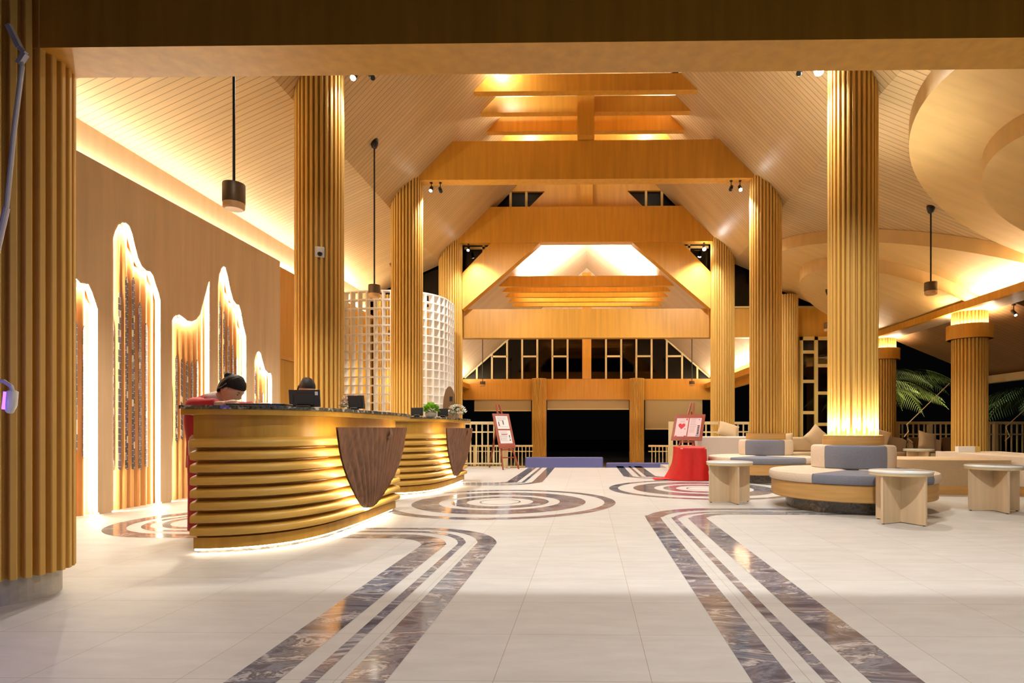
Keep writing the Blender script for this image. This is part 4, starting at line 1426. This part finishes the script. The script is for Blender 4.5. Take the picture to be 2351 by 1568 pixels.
easel('right easel holding a brown board with pink heart and text posters', 1.98, 12.45, f(-30), f(24), .70, .62, .68, [
    (-.285, -.012, .09, .53, 'paper_pink', {'ink_red': [heart, rect(.82, .88, .93, .98), rect(.8, .0, .98, .05), rect(.05, .0, .2, .05)], 'ink_grey': txt1+[rect(.3, .20, .34, .23), rect(.5, .2, .54, .23)], 'ink': [rect(.78, .38, .84, .44)]}),
    (.012, .285, .09, .53, 'paper_pink', {'ink_grey': [rect(.1, .92-.05*i, rn.uniform(.5, .68), .935-.05*i) for i in range(15)]+[rect(.1, .945, .7, .965)], 'ink': [rect(.74, .12+i*.085, .92, .185+i*.085) for i in range(6)], 'ink_blue': [rect(.68, .03, .95, .09), rect(.78, .88, .86, .95)]})])
easel('left easel holding an upright brown board with two white posters', -1.75, 13.38, f(42), f(20), .46, .86, .48, [
    (-.165, .165, .48, .80, 'paper', {'ink_grey': [rect(.1, .9-.06*i, rn.uniform(.5, .9), .92-.06*i) for i in range(6)]+[rect(.1, .15, .9, .17)], 'ink': [rect(.5, .35, .58, .65), rect(.13, .3, .2, .55)], 'ink_red': [rect(.12, .22, .24, .30), rect(.52, .30, .58, .35)]}),
    (-.165, .165, .12, .44, 'paper', {'ink_grey': [rect(.12, .9-.065*i, rn.uniform(.55, .75), .92-.065*i) for i in range(12)], 'ink_red': [rect(.2, .66, .7, .71)], 'ink': [rect(.8, .2, .9, .3), rect(.8, .5, .9, .62), rect(.08, .2, .1, .6)], 'ink_blue': [rect(.8, .38, .9, .46)]})])

# ------------------------------------------------------------------ railings
def railing(label, a, b_, h=1.11, pitch=.135, z0=0, mid=.86, posts=(0, 1), mt='cream', low=.10, group='cream railings'):
    a, b_ = Vector((*a, z0)), Vector((*b_, z0))
    L = (b_-a).length
    t = thing('railing', label, 'railing', a, math.atan2((b_-a).y, (b_-a).x), group)
    b = MB().box(0, L, -.035, .035, h-.07, h); b.build('top_rail', M[mt], t)
    MB().box(0, L, -.018, .018, mid-.02, mid+.015).build('middle_rail', M[mt], t)
    MB().box(0, L, -.02, .02, low-.02, low+.02).build('bottom_rail', M[mt], t)
    n = int(L/pitch)
    bb = MB()
    for i in range(1, n):
        x = L*i/n
        bb.box(x-.016, x+.016, -.012, .012, low+.021, h-.071)
    bb.build('balusters', M[mt], t)
    for q in posts:
        MB().box(L*q-.05, L*q+.05, -.05, .05, 0, h-.0).build('post', M[mt], t)
    return t
railing('cream railing between the farther desk and the left easel', (-3.25, 14.0), (-1.98, 14.0), posts=(1,))
railing('cream railing behind the right easel', (1.98, 14.0), (3.1, 14.0), posts=(0,))
railing('long veranda railing behind the rattan armchairs', (7.0, 14.9), (11.1, 14.9), h=1.12, mid=.80, posts=(.2, .4, .6, .8, 1), low=.12, mt='cream')
railing('railing glimpsed between the two right-hand columns', (3.75, 15.2), (5.0, 15.2), posts=(), h=1.12)
railing('lower terrace railing seen left of the rear columns', (-4.9, 22.3), (-2.1, 22.3), h=.92, z0=-.6, mid=.68, posts=(.2, .6))
railing('lower terrace railing seen right of the rear columns', (2.3, 22.3), (4.9, 22.3), h=.92, z0=-.6, mid=.68, posts=(.3, .7))

# tall mustard-framed window bay right of the farther sofa column
wb = MB()
X0, X1, Yw = 5.42, 6.75, 15.0
for x in (5.45, 5.83, 6.20, 6.58): wb.box(x-.045, x+.045, Yw, Yw+.08, 0, 3.29)
for x, zs2 in ((5.45, (.55, 1.35, 2.15, 2.9)), (5.83, (.30, 1.05, 1.85, 2.55)), (6.20, (.55, 1.35, 2.15, 2.9))):
    for z in zs2:
        wb.box(x+.045, x+.335, Yw+.01, Yw+.07, z-.04, z+.04)
wb.box(5.40, 6.63, Yw, Yw+.08, 3.20, 3.29)
gw2 = struct(wb.build('window_2', M['yellow_frame']))
MB().box(5.45, 6.6, Yw+.035, Yw+.045, .02, 3.2).build('glass_pane', M['glass'], gw2)

# ------------------------------------------------------------------ blue benches on the lower terrace
for (x0, x1, y, zt2, l) in [(-1.75, .42, 16.2, .15, 'longer royal blue low bench beyond the floor edge, by the left easel'), (.42+.12, 2.5, 17.2, -.06, 'lower royal blue bench beyond the floor edge, right of the longer one')]:
    t = thing('blue_bench', l, 'bench', ((x0+x1)/2, y, -.6), 0, 'blue benches on the lower terrace')
    h = (x1-x0)/2
    MB().box(-h, h, 0, .12, .08, zt2+.6).build('backrest', M['bench_blue'], t, bevel=.03)
    MB().box(-h, h, .125, .75, .10, .40 if zt2 > 0 else .35).build('seat', M['bench_blue'], t, bevel=.03)
    b = MB()
    for s in (-1, 1): b.box(s*(h-.1)-.03, s*(h-.1)+.03, .05, .65, 0, .0795)
    b.build('feet', M['black'], t)

# ------------------------------------------------------------------ lounge beyond the round sofas
def cushionbox(b, x0, x1, y0, y1, z0, z1):
    b.box(x0, x1, y0, y1, z0, z1)
t = thing('curved_bench', 'pale curved bench back between the easel and the farther sofa', 'bench', (2.75, 13.08, 0))
pth = smoothpath([(-.32, .45, 0), (-.25, .12, 0), (-.02, -.06, 0), (.45, -.10, 0), (1.1, -.08, 0)], 40)
b = MB()
vs, fs = [], []
for i, p in enumerate(pth):
    d = (pth[min(i+1, 39)]-pth[max(i-1, 0)]).normalized(); n = Vector((-d.y, d.x, 0))
    for off, z in ((0, .10), (0, .74), (.03, .77), (.13, .77), (.15, .74), (.15, .10)):
        q = p+n*off; vs.append((q.x, q.y, z))
for i in range(39):
    for k in range(6): fs.append((6*i+k, 6*i+(k+1) % 6, 6*i+6+(k+1) % 6, 6*i+6+k))
fs += [tuple(range(6)), tuple(6*39+k for k in range(5, -1, -1))]
b.add(vs, fs); b.build('upholstered_back', M['pale'], t, autos=30)
MB().box(-.05, 1.1, .10, .85, .10, .42).build('seat', M['pale'], t, bevel=.03)
MB().box(-.0, 1.05, .0, .8, 0, .0995).build('wooden_base', M['sofa_wood'], t)

def pillow(label, x, y, z, w_, rx, rz, m='tan', roll=0, name='pillow'):
    def fn(u, v):
        a, c = (u-.5)*2, (v-.5)*2
        th = .075*(max(0, 1-abs(a)**3))**.5*(max(0, 1-abs(c)**3))**.5
        k = 1-.09*(1-abs(a*c))
        return a, c, th, k
    b = MB()
    b.T = Matrix.Rotation(rz, 4, 'Z') @ Matrix.Rotation(rx, 4, 'X') @ Matrix.Rotation(roll, 4, 'Y')
    for s in (1, -1):
        def g(u, v, s=s):
            a, c, th, k = fn(u, v)
            return (a*w_/2*k*s, s*th*-1, c*w_/2*k)
        b.grid(g, 14, 14)
    o = b.build(name, M[m], smooth=True, loc=(x, y, z))
    return tag(o, label, 'pillow', 'scatter pillows')
pillow('tan pillow lying on top of the pale curved bench', 3.18, 13.30, .905, .46, f(-45), f(10), 'tan', f(25))
def lounge_sofa(label, x, y, w_, rz, m='tan', hb=.62):
    t = thing('lounge_sofa', label, 'sofa', (x, y, 0), rz, 'tan lounge sofas')
    MB().box(-w_/2, w_/2, -.35, .35, .16, .40).build('seat', M[m], t, bevel=.03)
    MB().box(-w_/2, w_/2, .20, .40, .405, hb+.12).build('backrest', M[m], t, bevel=.04)
    MB().box(-w_/2+.04, w_/2-.04, -.32, .36, 0, .1595).build('wooden_base', M['sofa_wood'], t)
    return t
lounge_sofa('tan sofa between the farther sofa column and the glowing-foot column', 5.0, 13.6, 1.6, 0)
pillow('tan pillow on its corner on the sofa by the mustard window', 5.15, 13.22, .74, .46, f(-15), 0, 'tan', f(45))
pillow('plain tan pillow leaning at the left end of that sofa', 4.55, 13.60, .635, .42, f(-15), 0, 'tan')
lounge_sofa('tan sofa right of the glowing-foot column', 6.1, 12.8, .9, 0)
pillow('tan pillow standing on the sofa right of the glowing-foot column', 6.12, 12.42, .72, .46, f(-12), 0, 'tan', f(20))

def armchair(label, x, y, rz):
    t = thing('rattan_armchair', label, 'armchair', (x, y, 0), rz, 'rattan armchairs')
    b = MB()
    def shell(u, v):
        a = PI*(1.0+u)            # back half circle
        r = .36+.03*v
        z = .28+v*(.44-.10*(abs(u-.5)*2)**4)
        return (r*math.cos(a), -r*math.sin(a)*.95, z)
    b.grid(shell, 30, 8)
    b.grid(lambda u, v: tuple(Vector(shell(1-u, v))*1 + Vector((0, 0, 0)) + Vector((-.02*math.cos(PI*(2-u)), .02*math.sin(PI*(2-u)), 0))), 30, 8)
    b.build('woven_back', M['rattan'], t, smooth=True)
    MB().tube([shell(k/24, 1) for k in range(25)], .022, 8).build('rim', M['rattan'], t, smooth=True)
    MB().lathe([(.01, .27), (.33, .27), (.35, .30), (.35, .36), (.32, .40), (.01, .41)], 28).build('seat_cushion', M['tan'], t, smooth=False, autos=40)
    for a in (45, 135, 225, 315):
        MB().tube([(.25*math.cos(f(a)), .25*math.sin(f(a)), .268), (.29*math.cos(f(a)), .29*math.sin(f(a)), 0)], .016, 8).build('leg', M['rattan'], t)
    return t
ac = armchair('rattan armchair with a pillow, left of the ring-collared column', 7.55, 13.1, f(15))
dup(ac, (8.35, 13.2, 0), f(-20), 'rattan armchair half hidden by the ring-collared column')
dup(ac, (7.0, 13.6, 0), f(5), 'rattan armchair farthest left, behind the small table')
pillow('beige pillow on the armchair left of the ring-collared column', 7.45, 12.95, .66, .42, f(-12), f(10), 'tan', f(12))

# long low upholstered benches at the right
def bench(label, pts, h, depth, m='beige', name='long_bench'):
    cx_ = sum(p[0] for p in pts)/len(pts); cy_ = sum(p[1] for p in pts)/len(pts)
    t = thing(name, label, 'bench', (cx_, cy_, 0), 0, 'long low benches')
    P_ = smoothpath([(x-cx_, y-cy_, 0) for x, y in pts], 30)
    def strip(z0, z1, o0, o1):
        L_, R_ = [], []
        for i, p in enumerate(P_):
            d = (P_[min(i+1, 29)]-P_[max(i-1, 0)]).normalized(); n = Vector((-d.y, d.x, 0))
            L_.append(p+n*o0); R_.append(p+n*o1)
        poly = [(q.x, q.y) for q in L_]+[(q.x, q.y) for q in reversed(R_)]
        return MB().prism(poly, lambda x, y, z: (x, y, z), z0, z1)
    strip(.13, h, 0, depth).build('upholstery', M[m], t, bevel=.02)
    strip(0, .1295, .0, depth-.04).build('wooden_base', M['sofa_wood'], t)
    return t
bench('tan low bench behind the two right-hand round tables', [(4.2, 8.75), (4.6, 8.45), (5.1, 8.32), (5.95, 8.3)], .49, 1.15, 'tan')
bench('long pale bench running out of the picture at the right', [(6.25, 10.6), (6.10, 9.7), (6.0, 8.9), (6.02, 7.9)], .53, 1.0, 'beige')
t = thing('napkin_box', 'small white and yellow box on the long pale bench', 'box', (6.55, 10.2, .531), 0)
MB().box(-.17, .11, -.05, .05, 0, .10).build('white_body', M['white'], t)
MB().box(.1101, .20, -.05, .05, 0, .10).build('yellow_end', M['yellow_frame'], t)

# ------------------------------------------------------------------ veranda beyond the right cove
vr = MB()
za = lambda x: 3.32-.42*(x-7.5)
slab(vr, [(7.56, 10.7, za(7.56)), (10.1, 10.7, za(10.1)), (10.1, 15.0, za(10.1)), (7.56, 15.0, za(7.56))][::-1], .1)
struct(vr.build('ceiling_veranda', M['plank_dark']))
tag(MB().box(9.85, 10.02, 4.0, 15.0, 2.06, 2.24).build('eave_beam', M['cream']), 'pale eave beam along the veranda edge at the far right', 'beam')
spotlight('tiny lit spotlight under the dark veranda roof', 7.75, 10.75, 3.05, 0, 1, .8, 3.2)
# bent metal rods hanging before the railing
for pts, l in [([(7.973, 13, 1.939), (7.039, 13, 1.026), (7.078, 13, .882), (6.982, 13, .757)], 'long bent pale metal rod left of the ring-collared column'),
               ([(10.3, 13, 2.0), (9.596, 13, 1.342), (9.198, 13, .978), (9.284, 13, .767), (9.179, 13, .671)], 'bent pale metal rod at the right edge')]:
    tag(MB().tube(pts, .010, 8).build('metal_rod', M['cream']), l, 'rod', 'bent metal rods')

# palms in the dark garden
def frond(b, base, az, L, droop, rnd, rise=.6):
    pts = []
    for i in range(13):
        s = i/12
        pts.append(Vector(base)+Vector((math.cos(az)*L*s, math.sin(az)*L*s, rise*L*s-droop*L*s*s)))
    b.tube(pts, [.02-.0012*i for i in range(13)], 5)
    for i in range(1, 36):
        s = i/36
        k = s*12; j = min(int(k), 11)
        p = pts[j].lerp(pts[j+1], k-j)
        d = (pts[j+1]-pts[j]).normalized()
        side = d.cross(Vector((0, 0, 1))).normalized()
        ll = L*.34*math.sin(PI*min(1, s*.9+.12))
        for q in (-1, 1):
            e = p+side*q*ll*.72+d*ll*.45+Vector((0, 0, -ll*.55))
            wv = d*.028
            b.add([p-wv*.5, p+wv*.5, (p+e)/2+wv*.7+Vector((0, 0, .05)), e, (p+e)/2-wv*.7+Vector((0, 0, .05))], [(0, 1, 2, 3, 4)])
def palm(label, x, y, z, H_, azs, L, lean=(0, 0)):
    t = thing('palm_tree', label, 'palm', (x, y, z), 0, 'palms in the dark garden')
    top = Vector((lean[0], lean[1], H_))
    MB().tube([top*(k/8)+Vector((0, 0, 0)) for k in range(9)], [.16-.008*k for k in range(9)], 10).build('trunk', M['trunk'], t, smooth=True)
    rnd = random.Random(int(x*10))
    b = MB()
    for a in azs:
        frond(b, top, f(a), L*rnd.uniform(.85, 1.1), rnd.uniform(.75, 1.05), rnd)
    b.build('fronds', M['palm'], t)
    return t
palm('palm whose lit fronds show left of the ring-collared column', 8.6, 18.2, -.8, 3.0, [-150, -110, -70, -30, 20, 70, 120, 170, -5, -90], 2.1, (.2, .1))
palm('palm whose pale fronds show at the far right behind the railing', 14.2, 18.5, -.8, 2.8, [-170, -130, -90, -50, 0, 60, 110, 150, 190], 2.6, (.3, 0))
palm('darker palm standing deeper in the garden', 11.0, 22, -.8, 3.6, [-160, -120, -80, -40, 0, 60, 120], 2.6)
spot('garden_uplight', (9.6, 15.4, .2), (9.0, 18, 2.2), 900, (1, .92, .6), 90)
spot('garden_uplight', (13.0, 15.8, .2), (13.4, 18.3, 2.2), 300, (.8, .95, 1), 90)

# ------------------------------------------------------------------ metal items at the left edge
t = thing('metal_pole', 'grey metal pole with clamp at the upper left edge', 'pole', (-2.68, 2.52, 0))
MB().tube([(.13, 0, 1.9), (.165, 0, 2.25), (.20, 0, 2.52), (.195, 0, 2.54)], .009, 10).tube([(.13, 0, 1.9), (-.1, 0, .9), (-.12, 0, .0)], .012, 10).build('pole', M['grey_tube'], t)
MB().bar((.185, 0, 2.53), (.215, 0, 2.575), .02).bar((.215, 0, 2.575), (.19, 0, 2.60), .018).bar((.19, 0, 2.6), (.14, 0, 2.70), .02).build('clamp', M['grey_tube'], t)
t = thing('hooked_lamp', 'small white lamp head with a blue strip on a hooked arm, left edge', 'lamp', (-2.9, 2.4, 0))
MB().tube([(.1, 0, 0), (.1, 0, 1.05), (.2, 0, 1.135), (.40, 0, 1.137), (.46, 0, 1.130), (.492, 0, 1.108), (.497, 0, 1.09)], .008, 10).build('arm', M['grey_tube'], t)
MB().tube([(.497, 0, 1.092), (.497, 0, 1.087), (.492, 0, 1.03), (.484, 0, 1.002), (.482, 0, .998)], [.008, .019, .019, .014, .010], 14).build('lamp_head', M['plastic'], t, smooth=True)
MB().bar((.480, -.012, 1.085), (.472, -.012, 1.012), .010).build('blue_strip', M['blue_led'], t)
